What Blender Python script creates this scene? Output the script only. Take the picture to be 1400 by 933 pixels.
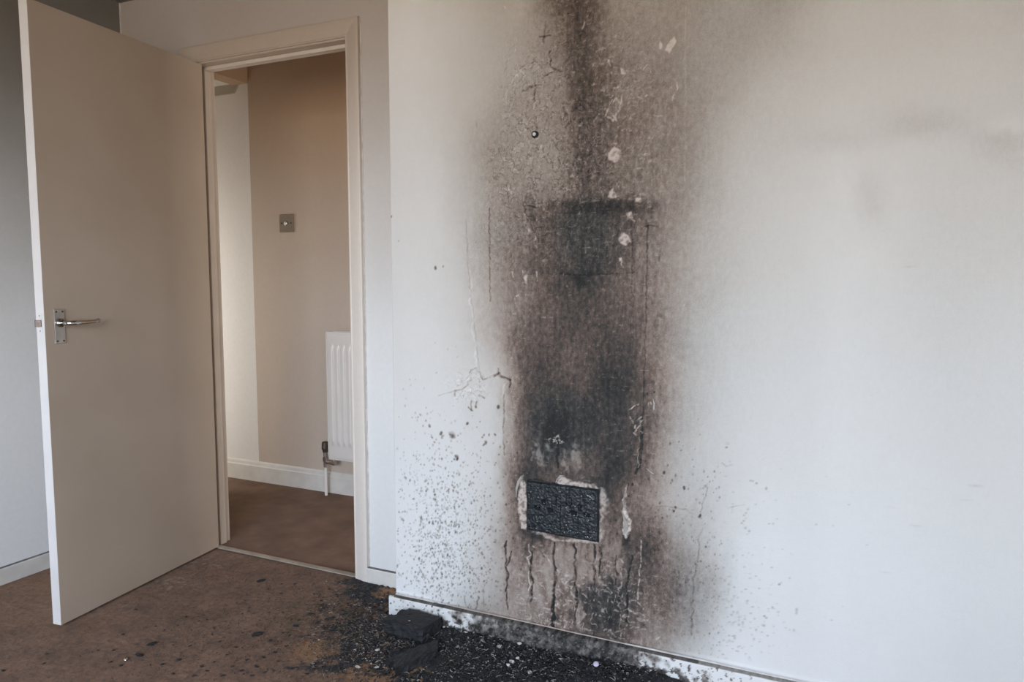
import bpy, bmesh, math, random
import numpy as np
from mathutils import Vector, Matrix

for o in list(bpy.data.objects): bpy.data.objects.remove(o, do_unlink=True)
C = bpy.context.scene.collection
S = bpy.context.scene
R = random.Random(7)

# ------------------------------------------------------------------ camera
CAM = (2.4246, -2.1865, 1.1382); PITCH = .086709; YAW = .437683; FPX = 1001.0
cd = bpy.data.cameras.new('camera'); cam = bpy.data.objects.new('camera', cd); C.objects.link(cam)
cd.sensor_width = 36; cd.sensor_fit = 'HORIZONTAL'; cd.lens = 36 * FPX / 1400
cd.clip_start = .02; cd.clip_end = 100
cam.location = CAM; cam.rotation_euler = (math.pi / 2 - PITCH, 0, YAW)
S.camera = cam

# ------------------------------------------------------------------ light
WIN = (0.85, 3.65, 0.85, 2.12); YF = -3.9           # window in the wall behind the camera: x0, x1, z0, z1
w = bpy.data.worlds.new('sky'); S.world = w; w.use_nodes = True
nt = w.node_tree; nt.nodes.clear()
out = nt.nodes.new('ShaderNodeOutputWorld'); bg = nt.nodes.new('ShaderNodeBackground')
tc = nt.nodes.new('ShaderNodeTexCoord'); sp = nt.nodes.new('ShaderNodeSeparateXYZ')
mr = nt.nodes.new('ShaderNodeMapRange'); mr.inputs[1].default_value = -.3; mr.inputs[2].default_value = .7
cr = nt.nodes.new('ShaderNodeValToRGB')
e = cr.color_ramp.elements
e[0].position = 0; e[0].color = (.40, .32, .245, 1)
e[1].position = 1; e[1].color = (.62, .80, 1.12, 1)
for p_, c_ in ((.27, (.46, .38, .30, 1)), (.33, (.80, .84, .90, 1)), (.55, (.86, .97, 1.14, 1))):
    k = e.new(p_); k.color = c_
nt.links.new(tc.outputs['Generated'], sp.inputs[0]); nt.links.new(sp.outputs[2], mr.inputs[0])
nt.links.new(mr.outputs[0], cr.inputs[0]); nt.links.new(cr.outputs[0], bg.inputs[0])
bg.inputs[1].default_value = 10.5
nt.links.new(bg.outputs[0], out.inputs[0])

def area(name, loc, rot, sx, sy, power, col, portal=False):
    l = bpy.data.lights.new(name, 'AREA'); l.shape = 'RECTANGLE'; l.size = sx; l.size_y = sy
    l.energy = power; l.color = col
    if portal: l.cycles.is_portal = True
    o = bpy.data.objects.new(name, l); C.objects.link(o); o.location = loc; o.rotation_euler = rot
    return o
area('window_daylight_portal', ((WIN[0] + WIN[1]) / 2, YF - .06, (WIN[2] + WIN[3]) / 2), (math.pi / 2, 0, 0),
     WIN[1] - WIN[0], WIN[3] - WIN[2], 1, (1, 1, 1), portal=True)
# the daylight of the small room off the hall (its window is out of sight to the left)
area('alcove_daylight', (-1.15, .17, .8), (math.radians(84), 0, math.radians(8)), .55, 1.5, 4.6, (1, .97, .93))
# added lamp to brighten the hall from its right end; no source seen there
area('hall_fill_light', (2.2, .5, 1.3), (math.pi / 2, 0, math.pi / 2), .5, 1.6, 7, (1, .92, .82))
S.view_settings.view_transform = 'Standard'; S.view_settings.look = 'None'
S.view_settings.gamma = 1; S.view_settings.use_curve_mapping = False
S.view_settings.exposure = .76

# ------------------------------------------------------------------ helpers
def put(name, me, mat, parent=None):
    o = bpy.data.objects.new(name, me); C.objects.link(o)
    if mat is not None and len(me.materials) == 0: me.materials.append(mat)
    if parent: o.parent = parent
    return o
def empty(name, loc=(0, 0, 0), rz=0):
    o = bpy.data.objects.new(name, None); C.objects.link(o); o.location = loc; o.rotation_euler = (0, 0, rz)
    o.empty_display_size = .05
    return o
def tag(o, label=None, cat=None, group=None, kind=None):
    if label: o['label'] = label
    if cat: o['category'] = cat
    if group: o['group'] = group
    if kind: o['kind'] = kind
    return o
def done(bm, name, mat, parent=None, smooth=False):
    bmesh.ops.recalc_face_normals(bm, faces=bm.faces)
    me = bpy.data.meshes.new(name); bm.to_mesh(me); bm.free()
    if smooth:
        for f in me.polygons: f.use_smooth = True
    return put(name, me, mat, parent)
def box(bm, x0, y0, z0, x1, y1, z1, bev=0, seg=2):
    vs = [bm.verts.new(v) for v in ((x0,y0,z0),(x1,y0,z0),(x1,y1,z0),(x0,y1,z0),(x0,y0,z1),(x1,y0,z1),(x1,y1,z1),(x0,y1,z1))]
    fs = [bm.faces.new([vs[i] for i in q]) for q in ((3,2,1,0),(4,5,6,7),(0,1,5,4),(1,2,6,5),(2,3,7,6),(3,0,4,7))]
    if bev:
        es = list({e for f in fs for e in f.edges})
        bmesh.ops.bevel(bm, geom=es, offset=bev, segments=seg, profile=.5, affect='EDGES')
def tube(bm, pts, rad, n=12, cap=True):
    """a round bar through pts; rad is one number or one per point"""
    if not hasattr(rad, '__len__'): rad = [rad] * len(pts)
    pts = [Vector(q) for q in pts]; rings = []
    for i, q in enumerate(pts):
        t = (pts[min(i + 1, len(pts) - 1)] - pts[max(i - 1, 0)]).normalized()
        a = t.cross(Vector((0, 0, 1)))
        if a.length < .05: a = t.cross(Vector((0, 1, 0)))
        a.normalize(); b = t.cross(a)
        rings.append([bm.verts.new(q + (a * math.cos(2*math.pi*k/n) + b * math.sin(2*math.pi*k/n)) * rad[i]) for k in range(n)])
    for A, B in zip(rings, rings[1:]):
        for k in range(n): bm.faces.new((A[k], A[(k+1) % n], B[(k+1) % n], B[k]))
    if cap: bm.faces.new(rings[0][::-1]); bm.faces.new(rings[-1])
def sweep(bm, prof, ends):
    """extrude a closed 2D profile between two frames given as functions (u,v)->point"""
    A = [bm.verts.new(ends[0](*q)) for q in prof]; B = [bm.verts.new(ends[1](*q)) for q in prof]
    n = len(prof)
    for k in range(n): bm.faces.new((A[k], A[(k+1) % n], B[(k+1) % n], B[k]))
    bm.faces.new(A[::-1]); bm.faces.new(B)

# gradient noise in numpy
_rs = np.random.RandomState(11)
_perm = np.concatenate([_rs.permutation(512)] * 2); _g = _rs.uniform(0, 2*np.pi, 512)
def pn(x, y, seed=0):
    x = np.asarray(x, np.float64) + seed * 17.31; y = np.asarray(y, np.float64) + seed * 5.77
    xi = np.floor(x).astype(np.int64); yi = np.floor(y).astype(np.int64); xf = x - xi; yf = y - yi
    def gr(ix, iy, fx, fy):
        a = _g[_perm[(_perm[ix & 511] + iy) & 511]]
        return np.cos(a) * fx + np.sin(a) * fy
    u = xf*xf*xf*(xf*(xf*6-15)+10); v = yf*yf*yf*(yf*(yf*6-15)+10)
    a = gr(xi, yi, xf, yf); b = gr(xi+1, yi, xf-1, yf); c = gr(xi, yi+1, xf, yf-1); d = gr(xi+1, yi+1, xf-1, yf-1)
    return ((a + (b-a)*u) * (1-v) + (c + (d-c)*u) * v) * 1.5
def fbm(x, y, o=4, seed=0):
    s = 0; a = 1; t = 0
    for i in range(o):
        s = s + a * pn(x * 2**i, y * 2**i, seed + i); t += a; a *= .5
    return s / t
def sst(a, b, x):
    t = np.clip((x - a) / (b - a), 0, 1); return t * t * (3 - 2 * t)

# survey: the photograph's coordinates of marks on the flat surfaces (used only to find where a stain lies on its wall)
_cp, _sp_, _cy, _sy = math.cos(PITCH), math.sin(PITCH), math.cos(YAW), math.sin(YAW)
FW = np.array([-_sy*_cp, _cy*_cp, -_sp_]); RT = np.array([_cy, _sy, 0]); UP = np.cross(RT, FW); CC = np.array(CAM)
def survey(P):
    d = P - CC; z = d @ FW
    return 700 + FPX * (d @ RT) / z, 466.5 - FPX * (d @ UP) / z
def on_plane(px, py, ax, k):
    d = FW * FPX + RT * (px - 700) + UP * (466.5 - py); t = (k - CC[ax]) / d[ax]; return CC + d * t

# ------------------------------------------------------------------ materials
def nodes(name):
    m = bpy.data.materials.new(name); m.use_nodes = True; t = m.node_tree
    return m, t, t.nodes['Principled BSDF']
def N(t, typ, **k):
    n = t.nodes.new(typ)
    for a, v in k.items(): setattr(n, a, v)
    return n
def noise(t, scale, detail=4, rough=.55, vec=None, stretch=None):
    n = N(t, 'ShaderNodeTexNoise'); n.inputs['Scale'].default_value = scale; n.inputs['Detail'].default_value = detail
    n.inputs['Roughness'].default_value = rough
    c = N(t, 'ShaderNodeTexCoord')
    if stretch:
        mp = N(t, 'ShaderNodeMapping'); mp.inputs['Scale'].default_value = stretch
        t.links.new(c.outputs['Object'], mp.inputs[0]); t.links.new(mp.outputs[0], n.inputs['Vector'])
    else: t.links.new(c.outputs['Object'], n.inputs['Vector'])
    return n
def ramp(t, src, stops):
    r = N(t, 'ShaderNodeValToRGB'); e = r.color_ramp.elements
    e[0].position, e[0].color = stops[0][0], (*stops[0][1], 1); e[1].position, e[1].color = stops[-1][0], (*stops[-1][1], 1)
    for p_, c_ in stops[1:-1]: k = e.new(p_); k.color = (*c_, 1)
    t.links.new(src, r.inputs[0]); return r
def mixc(t, fac, a, b, mode='MIX'):
    m = N(t, 'ShaderNodeMix', data_type='RGBA', blend_type=mode)
    for s, v in ((0, fac), (6, a), (7, b)):
        if hasattr(v, 'is_linked'): t.links.new(v, m.inputs[s])
        else: m.inputs[s].default_value = (*v, 1) if isinstance(v, tuple) else v
    return m.outputs[2]
def bump(t, b, src, dist, strength=1, prev=None):
    n = N(t, 'ShaderNodeBump'); n.inputs['Distance'].default_value = dist; n.inputs['Strength'].default_value = strength
    t.links.new(src, n.inputs['Height'])
    if prev: t.links.new(prev, n.inputs['Normal'])
    t.links.new(n.outputs[0], b.inputs['Normal']); return n.outputs[0]
def simple(name, c1, c2=None, scale=20, rough=.5, metal=0, bmp=.0004, bscale=200, stretch=None, spec=.5):
    m, t, b = nodes(name); n = noise(t, scale, stretch=stretch)
    c2 = c2 or tuple(v * .88 for v in c1)
    r = ramp(t, n.outputs['Fac'], [(.3, c2), (.7, c1)]); t.links.new(r.outputs[0], b.inputs['Base Color'])
    b.inputs['Roughness'].default_value = rough; b.inputs['Metallic'].default_value = metal
    b.inputs['Specular IOR Level'].default_value = spec
    if bmp: bump(t, b, noise(t, bscale, 3).outputs['Fac'], bmp)
    return m
def smoky_or_shaded(name, clean, sooty, z0, z1, lump=.5):
    """paint darkening with height: a soot film on walls, painted shade on the architrave"""
    m, t, b = nodes(name)
    c = N(t, 'ShaderNodeTexCoord'); s = N(t, 'ShaderNodeSeparateXYZ'); t.links.new(c.outputs['Object'], s.inputs[0])
    n = noise(t, 2.2, 5); a = N(t, 'ShaderNodeMath', operation='MULTIPLY_ADD'); a.inputs[1].default_value = lump
    t.links.new(n.outputs['Fac'], a.inputs[0]); t.links.new(s.outputs[2], a.inputs[2])
    mr = N(t, 'ShaderNodeMapRange', interpolation_type='SMOOTHSTEP'); mr.inputs[1].default_value = z0 + lump/2; mr.inputs[2].default_value = z1 + lump/2
    t.links.new(a.outputs[0], mr.inputs[0])
    col = mixc(t, mr.outputs[0], clean, sooty)
    fn = noise(t, 60, 4); r = ramp(t, fn.outputs['Fac'], [(.3, (.97, .97, .97)), (.7, (1.01, 1.01, 1.01))])
    col = mixc(t, 1.0, col, r.outputs[0], 'MULTIPLY')
    t.links.new(col, b.inputs['Base Color']); b.inputs['Roughness'].default_value = .75; b.inputs['Specular IOR Level'].default_value = .25
    bump(t, b, noise(t, 160, 4).outputs['Fac'], .0002)
    return m
M = {}
M['wall_left'] = smoky_or_shaded('sooted emulsion, window end', (.90, .90, .885), (.19, .18, .16), .6, 2.4)
M['wall_back'] = smoky_or_shaded('sooted emulsion, door wall', (.78, .78, .76), (.52, .475, .44), .55, 2.2)
M['wall'] = smoky_or_shaded('sooted emulsion', (.8, .8, .78), (.22, .20, .18), .9, 2.4)
M['ceiling'] = simple('sooted ceiling', (.22, .20, .18), (.16, .145, .13), 3, .8)
M['hall'] = smoky_or_shaded('nicotine beige emulsion', (.57, .48, .40), (.50, .37, .26), 1.0, 2.4, .3)
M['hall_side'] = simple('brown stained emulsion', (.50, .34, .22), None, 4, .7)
M['alcove'] = smoky_or_shaded('pale hall emulsion', (.78, .76, .72), (.76, .70, .63), .9, 2.3, .3)
M['patch'] = simple('bare plaster strip', (.42, .37, .27), None, 12, .8)
M['gloss'] = simple('aged cream gloss paint', (.72, .67, .60), (.66, .60, .53), 9, .32, bmp=.0003, bscale=70)
M['arch'] = smoky_or_shaded('cream gloss paint, smoked at the head', (.76, .70, .63), (.53, .455, .385), 1.2, 2.1, .3); M['arch'].node_tree.nodes['Principled BSDF'].inputs['Roughness'].default_value = .35  # head gets less light; that shade is painted into the architrave's colour
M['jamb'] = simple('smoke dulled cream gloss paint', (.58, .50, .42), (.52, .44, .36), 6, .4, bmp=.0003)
M['door'] = simple('heat yellowed door paint', (.50, .41, .325), (.43, .345, .265), 2.2, .42, bmp=.0003, bscale=90)
M['edge'] = simple('white painted door edge', (.84, .82, .80), (.78, .76, .74), 8, .35, bmp=0)
M['skirt'] = simple('white gloss skirting', (.76, .74, .69), (.66, .63, .58), 14, .35, bmp=.0004, bscale=60)
M['dust'] = simple('sooty dust', (.24, .22, .21), (.12, .11, .105), 40, .9)
M['caulk'] = simple('pale caulk line', (.72, .69, .66), (.5, .47, .44), 30, .7)
M['alu'] = simple('satin aluminium', (.62, .60, .57), (.48, .46, .43), 30, .32, 1, bmp=.0001)
M['chrome'] = simple('bright aluminium', (.75, .74, .72), (.6, .59, .57), 30, .16, 1, bmp=0)
M['dark_metal'] = simple('dull dark metal', (.16, .13, .11), (.08, .07, .06), 60, .45, .8)
M['strip'] = simple('worn metal carpet strip', (.48, .42, .35), (.33, .28, .23), 30, .45, .3)
M['rad'] = simple('white enamel radiator', (.80, .76, .72), (.76, .72, .68), 6, .3, bmp=0)
M['switch'] = simple('grimy brown plastic', (.24, .19, .135), (.19, .15, .105), 25, .5)
M['switch_dark'] = simple('dark brown plastic', (.06, .045, .035), None, 25, .5)
M['char'] = simple('charred wood', (.022, .023, .025), (.008, .008, .009), 45, .7, bmp=.004, bscale=90)
M['char_grey'] = simple('ash dusted char', (.032, .032, .033), (.010, .010, .010), 60, .75, bmp=.003, bscale=120)
M['char_top'] = simple('charred timber, brown grained', (.045, .038, .033), (.015, .014, .013), 40, .8, bmp=.003, bscale=90)
M['plastic_burnt'] = simple('burnt blistered plastic', (.018, .024, .028), (.006, .009, .011), 70, .42, bmp=.004, bscale=110)
M['hole'] = simple('socket hole black', (.004, .004, .004), None, 25, .9, bmp=0)
M['plaster'] = simple('bare pinkish plaster', (.56, .47, .41), (.42, .34, .29), 60, .9, bmp=.002, bscale=150)
M['flake'] = simple('white paint flake', (.78, .76, .72), (.52, .50, .47), 60, .7)
M['flake_grey'] = simple('grey ash flake', (.42, .41, .40), (.25, .24, .235), 60, .8)
M['strand'] = simple('scorched fibre', (.46, .43, .40), (.14, .13, .12), 30, .7, bmp=0)
M['strand_brown'] = simple('scorched carpet fibre', (.20, .14, .095), (.07, .05, .035), 30, .8, bmp=0)
M['lilac'] = simple('pale lilac plastic', (.62, .58, .72), (.55, .5, .64), 30, .5)

def soot_material(name, clean=(.80, .80, .785)):
    """R = how much soot and scorch, G = how grey (1) or brown (0) it is, B = paint lost, pale plaster showing"""
    m, t, b = nodes(name)
    a = N(t, 'ShaderNodeAttribute', attribute_name='stain'); s = N(t, 'ShaderNodeSeparateColor'); t.links.new(a.outputs['Color'], s.inputs[0])
    fine = noise(t, 260, 4, .7); f2 = noise(t, 90, 5, .6, stretch=(1, 1, .6))
    def madd(x, k, y):
        q = N(t, 'ShaderNodeMath', operation='MULTIPLY_ADD'); q.inputs[1].default_value = k
        t.links.new(x, q.inputs[0])
        if hasattr(y, 'is_linked'): t.links.new(y, q.inputs[2])
        else: q.inputs[2].default_value = y
        return q.outputs[0]
    # grain scaled by how stained the spot is
    g = madd(fine.outputs['Fac'], .36, madd(f2.outputs['Fac'], .30, -.33))
    env = ramp(t, s.outputs[0], [(0, (.015,)*3), (.14, (.10,)*3), (.32, (.6,)*3), (.6, (1.25,)*3), (1, (.9,)*3)])
    gg = N(t, 'ShaderNodeMath', operation='MULTIPLY'); t.links.new(g, gg.inputs[0]); t.links.new(env.outputs[0], gg.inputs[1])
    v = N(t, 'ShaderNodeMath', operation='ADD'); t.links.new(s.outputs[0], v.inputs[0]); t.links.new(gg.outputs[0], v.inputs[1])
    warm = ramp(t, v.outputs[0], [(i / 8, c_) for i, c_ in enumerate(WARM)])
    cool = ramp(t, v.outputs[0], [(i / 8, c_) for i, c_ in enumerate(COOL)])
    col = mixc(t, s.outputs[1], warm.outputs[0], cool.outputs[0])
    col = mixc(t, s.outputs[2], col, (.60, .52, .46))
    t.links.new(col, b.inputs['Base Color'])
    b.inputs['Roughness'].default_value = .8; b.inputs['Specular IOR Level'].default_value = .2
    bump(t, b, fine.outputs['Fac'], .0012, .8)
    return m
CL = np.array((.80, .80, .785)); LUMS = [1, .74, .53, .37, .25, .16, .095, .055, .028]
WARM = [tuple(CL * l * np.array(k)) for l, k in zip(LUMS, [(1,1,1),(1.03,.995,.95),(1.08,.98,.89),(1.15,.96,.83),(1.22,.945,.79),(1.26,.935,.78),(1.23,.94,.80),(1.12,.965,.88),(1,1,.97)])]
COOL = [tuple(CL * l * np.array(k)) for l, k in zip(LUMS, [(1,1,1),(1.01,1,.975),(1.02,1,.955),(1.02,1,.95),(1.02,1,.95),(1.02,1,.95),(1,1,.96),(.99,1,.98),(.97,1,1.0)])]
M['stained'] = soot_material('emulsion with soot and scorched plaster')

def grid_mesh(name, P, mat, attr=None, parent=None, smooth=True):
    """P: (rows, cols, 3) points; attr: (rows, cols, 3)"""
    nr, nc = P.shape[:2]; me = bpy.data.meshes.new(name)
    me.vertices.add(nr * nc); me.vertices.foreach_set('co', P.reshape(-1).astype(np.float32))
    idx = np.arange(nr * nc).reshape(nr, nc)
    q = np.stack([idx[:-1, :-1], idx[:-1, 1:], idx[1:, 1:], idx[1:, :-1]], -1).reshape(-1)
    nf = (nr-1) * (nc-1)
    me.loops.add(nf * 4); me.loops.foreach_set('vertex_index', q.astype(np.int32))
    me.polygons.add(nf); me.polygons.foreach_set('loop_start', (np.arange(nf) * 4).astype(np.int32))
    try: me.polygons.foreach_set('loop_total', np.full(nf, 4, np.int32))
    except Exception: pass
    me.update(calc_edges=True)
    if smooth: me.polygons.foreach_set('use_smooth', np.ones(nf, bool))
    if attr is not None:
        a = me.color_attributes.new('stain', 'FLOAT_COLOR', 'POINT')
        A = np.ones((nr * nc, 4), np.float32); A[:, :attr.shape[-1]] = attr.reshape(-1, attr.shape[-1]); a.data.foreach_set('color', A.reshape(-1))
    me.validate()
    return put(name, me, mat, parent)

# ------------------------------------------------------------------ dimensions
WO, HD, TH = .7458, 1.9840, .116767          # clear door width, head height, door angle past square
XL, CH, DB, XB = -.4167, 2.288, .1807, 1.0521  # left wall, ceiling, depth of the projecting wall, its left end
XR = 4.1; YH = .86                          # right wall; back wall of the hall
T = .10

# ------------------------------------------------------------------ the shell
bm = bmesh.new(); box(bm, XL - .1, 0, 0, -.03, T, CH); box(bm, -.03, 0, HD + .03, WO + .03, T, CH); box(bm, WO + .03, 0, 0, XR, T, CH)
tag(done(bm, 'wall_back', M['wall_back']), 'white wall around the doorway, greyed by soot towards the ceiling', kind='structure')
bm = bmesh.new(); box(bm, XL - .1, YF, 0, XL, T, CH)
tag(done(bm, 'wall_left', M['wall_left']), 'grey sooted wall behind the open door', kind='structure')
bm = bmesh.new(); box(bm, XR, YF, 0, XR + .1, T, CH)
tag(done(bm, 'wall_right', M['wall']), kind='structure')
bm = bmesh.new(); box(bm, XL - .1, YF - .12, 0, WIN[0], YF, CH); box(bm, WIN[1], YF - .12, 0, XR + .1, YF, CH)
box(bm, WIN[0], YF - .12, 0, WIN[1], YF, WIN[2]); box(bm, WIN[0], YF - .12, WIN[3], WIN[1], YF, CH)
tag(done(bm, 'wall_front', M['wall']), kind='structure')
wn = empty('window_1', ((WIN[0] + WIN[1]) / 2, YF - .08, WIN[2])); tag(wn, kind='structure')
hw = (WIN[1] - WIN[0]) / 2; hh = WIN[3] - WIN[2]
bm = bmesh.new()
for a in ((-hw, 0, -hw + .05, hh), (hw - .05, 0, hw, hh), (-hw, 0, hw, .05), (-hw, hh - .05, hw, hh), (-.025, 0, .025, hh)):
    box(bm, a[0], -.03, a[1], a[2], .03, a[3])
done(bm, 'window_frame', M['gloss'], wn)
bm = bmesh.new(); box(bm, -hw - .05, .07, -.03, hw + .05, .2, .0, .005); done(bm, 'window_sill', M['gloss'], wn)
bm = bmesh.new(); box(bm, XL - .1, YF - .12, CH, XR + .1, T, CH + .08)
tag(done(bm, 'ceiling', M['ceiling']), kind='structure')

# hall beyond the doorway
XC = -.565
bm = bmesh.new(); box(bm, XC, YH, 0, 2.4, YH + .1, 2.5)
tag(done(bm, 'wall_hall_back', M['hall']), 'beige stained hall wall seen through the doorway', kind='structure')
bm = bmesh.new(); box(bm, -1.9, YH + .0005, 0, XC, YH + .1, 2.5)
tag(done(bm, 'wall_alcove_back', M['alcove']), 'bright pale wall strip left of the beige hall wall', kind='structure')
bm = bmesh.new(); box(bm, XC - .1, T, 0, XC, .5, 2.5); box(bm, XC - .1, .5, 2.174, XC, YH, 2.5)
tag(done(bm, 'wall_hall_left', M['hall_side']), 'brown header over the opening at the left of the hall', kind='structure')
bm = bmesh.new(); box(bm, 2.3, T, 0, 2.4, YH, 2.5); tag(done(bm, 'wall_hall_right', M['hall']), kind='structure')
bm = bmesh.new(); box(bm, -2.0, T, 0, -1.9, YH + .1, 2.5); box(bm, -1.9, T - .1, 0, XL - .1, T, 2.5)
tag(done(bm, 'wall_alcove_left', M['alcove']), kind='structure')
bm = bmesh.new(); box(bm, -2.0, T, 2.18, XC - .1, YH, 2.26); tag(done(bm, 'ceiling_alcove', M['alcove']), kind='structure')
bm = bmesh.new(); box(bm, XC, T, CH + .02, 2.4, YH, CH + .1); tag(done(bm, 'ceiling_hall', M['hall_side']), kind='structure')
bm = bmesh.new()
pr = [(-1.9, 2.18), (-.62, 2.18), (-.657, 2.132), (-1.9, 2.132)]
A = [bm.verts.new((x, YH - .008, z)) for x, z in pr]; B = [bm.verts.new((x, YH, z)) for x, z in pr]
for k in range(4): bm.faces.new((A[k], A[(k+1) % 4], B[(k+1) % 4], B[k]))
bm.faces.new(A); bm.faces.new(B[::-1])
tag(done(bm, 'trim_1', M['patch']), 'slant-ended bare strip under the alcove ceiling', kind='structure')

def skirting(name, p0, p1, nrm, h, mat, th=.015, kind='structure'):
    """a board from p0 to p1 standing proud along nrm, with a chamfered dusty top"""
    t = empty(name); tag(t, kind=kind)
    p0 = Vector(p0); p1 = Vector(p1); n = Vector(nrm)
    def fr(p): return lambda u, v: p + n * u + Vector((0, 0, v))
    bm = bmesh.new(); sweep(bm, [(0, 0), (th, 0), (th, h - .004), (th - .003, h - .0005), (0, h)], (fr(p0), fr(p1))); done(bm, 'board', mat, t)
    bm = bmesh.new(); sweep(bm, [(.0005, h - .0003), (th - .003, h - .0003), (th - .004, h + .0012), (.0005, h + .002)], (fr(p0), fr(p1)))
    done(bm, 'dust_line', M['dust'], t)
    return t
skirting('baseboard_back', (WO + .0615, 0, 0), (XB, 0, 0), (0, -1, 0), .0553, M['skirt'])
skirting('baseboard_left', (XL, YF, 0), (XL, 0, 0), (1, 0, 0), .062, M['skirt'])
sk = empty('baseboard_hall'); tag(sk, kind='structure')
for a, b_ in ((-1.9, XC), (XC, 2.3)):
    bm = bmesh.new()
    fr = lambda x: (lambda u, v: Vector((x, YH - u, v)))
    sweep(bm, [(0, 0), (.016, 0), (.016, .085), (.012, .090), (.010, .105), (.004, .112), (0, .112)], (fr(a), fr(b_)))
    done(bm, 'board', M['skirt'], sk)

# pale cracked joint lines in the ceiling corner
bm = bmesh.new(); box(bm, XL, -.004, 1.2, XL + .004, 0, CH)
c1 = tag(done(bm, 'trim_2', M['caulk']), 'pale crack line down the dark corner', kind='structure')
bm = bmesh.new(); box(bm, XL + .004, -.004, CH - .003, XR, 0, CH); box(bm, XL, YF, CH - .003, XL + .004, -.004, CH)
tag(done(bm, 'trim_3', M['dust']), 'thin joint line under the ceiling', kind='structure')

# ------------------------------------------------------------------ door frame
fr_ = empty('trim_4'); tag(fr_, 'cream painted door frame and architrave', kind='structure')
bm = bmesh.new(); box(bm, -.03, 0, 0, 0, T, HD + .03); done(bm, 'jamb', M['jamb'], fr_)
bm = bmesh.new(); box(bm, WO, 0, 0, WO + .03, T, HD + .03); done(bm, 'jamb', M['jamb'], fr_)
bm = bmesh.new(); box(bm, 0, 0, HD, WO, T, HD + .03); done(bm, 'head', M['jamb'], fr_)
for a in ((0, .04, 0, .012, .072, HD), (WO - .012, .04, 0, WO, .072, HD), (.012, .04, HD - .014, WO - .012, .072, HD)):
    bm = bmesh.new(); box(bm, *a, .0015); done(bm, 'stop_bead', M['gloss'] if a[2] else M['jamb'], fr_)
# architrave with a moulded face, mitred at the corners: profile (u across from the opening outwards, v out from the wall)
AP = [(0, 0), (0, .006), (.003, .0085), (.006, .0085), (.008, .007), (.014, .0085), (.030, .0125), (.046, .0155), (.056, .016), (.0615, .0145), (.0615, 0)]
i0, i1, it = -.004, WO + .003, HD + .006
for side in (-1, 1):
    xi = i0 if side < 0 else i1
    bm = bmesh.new()
    sweep(bm, AP, (lambda u, v, s=side, x=xi: Vector((x + s*u, -v, 0)), lambda u, v, s=side, x=xi: Vector((x + s*u, -v, it + u))))
    done(bm, 'architrave', M['arch'], fr_)
bm = bmesh.new(); sweep(bm, AP, (lambda u, v: Vector((i0 - u, -v, it + u)), lambda u, v: Vector((i1 + u, -v, it + u)))); done(bm, 'architrave', M['arch'], fr_)
bm = bmesh.new(); tube(bm, [(i0 - .06, -.001, it + .0635), (i1 + .06, -.001, it + .0635)], .0022, 6); tube(bm, [(i1 + .0635, -.001, 0.06), (i1 + .0635, -.001, it + .06)], .0022, 6)
done(bm, 'caulk_line', M['caulk'], fr_)
bm = bmesh.new()
sweep(bm, [(-.014, 0), (-.012, .0035), (0, .006), (.012, .0035), (.014, 0)], (lambda u, v: Vector((.012, u + .012, v + .003)), lambda u, v: Vector((WO - .002, u + .012, v + .003))))
tag(done(bm, 'trim_5', M['strip']), 'worn metal threshold strip across the doorway', kind='structure')

# ------------------------------------------------------------------ the door
dr = empty('door_1', (.003, 0, .0092), TH - math.pi / 2)
tag(dr, 'open flush door, heat yellowed, with a lever handle', kind='structure')
LW, LH, LT = .7402, 1.973, .035
bm = bmesh.new(); box(bm, 0, 0, 0, LW - .0006, LT, LH, .0012, 2); done(bm, 'leaf', M['door'], dr)
bm = bmesh.new(); box(bm, LW - .0006, .0005, .0005, LW, LT - .0005, LH - .0005); o = done(bm, 'edge_strip', M['edge'], dr); o['label'] = 'bright white closing edge of the door'
zc = .982 - .0092
def handle(sign, y):
    """lever on plate; sign +1 = hall face"""
    cx = .690
    bm = bmesh.new(); box(bm, cx - .0185, y if sign > 0 else y - .004, zc - .055, cx + .0185, y + .004 if sign > 0 else y, zc + .055, .0012)
    pl = done(bm, 'handle_plate', M['alu'], dr)
    for sx in (-1, 1):
        for sz in (-1, 1):
            bm = bmesh.new(); tube(bm, [(cx + sx*.011, y + sign*.0038, zc + sz*.047), (cx + sx*.011, y + sign*.0052, zc + sz*.047)], .0032, 10)
            done(bm, 'screw', M['dark_metal'], pl)
    bm = bmesh.new(); zl = zc + .011
    tube(bm, [(cx, y + sign*.003, zl), (cx, y + sign*.012, zl)], .0135, 20)
    tube(bm, [(cx, y + sign*.010, zl), (cx, y + sign*.034, zl), (cx - .004, y + sign*.044, zl), (cx - .014, y + sign*.050, zl), (cx - .03, y + sign*.051, zl),
              (cx - .06, y + sign*.050, zl), (cx - .09, y + sign*.048, zl + .001), (cx - .108, y + sign*.047, zl + .003)],
         [.0085, .0085, .009, .0092, .0088, .0072, .0066, .0074], 16)
    o = done(bm, 'lever', M['chrome'], dr, True)
handle(1, LT); handle(-1, 0)
zb = .994 - .0092
bm = bmesh.new(); box(bm, LW, .008, zb - .032, LW + .0015, LT - .008, zb + .032, .0006); lp = done(bm, 'latch_plate', M['edge'], dr)
for s in (-1, 1):
    bm = bmesh.new(); tube(bm, [(LW + .001, LT/2, zb + s*.024), (LW + .0022, LT/2, zb + s*.024)], .0026, 10); done(bm, 'screw', M['alu'], lp)
bm = bmesh.new()
v = [bm.verts.new(q) for q in [(LW, .010, zb-.011), (LW, .025, zb-.011), (LW+.004, .025, zb-.011), (LW+.013, .012, zb-.011), (LW+.013, .010, zb-.011)]]
f = bm.faces.new(v); ex = bmesh.ops.extrude_face_region(bm, geom=[f]); bmesh.ops.translate(bm, verts=[g for g in ex['geom'] if isinstance(g, bmesh.types.BMVert)], vec=(0, 0, .022))
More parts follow.
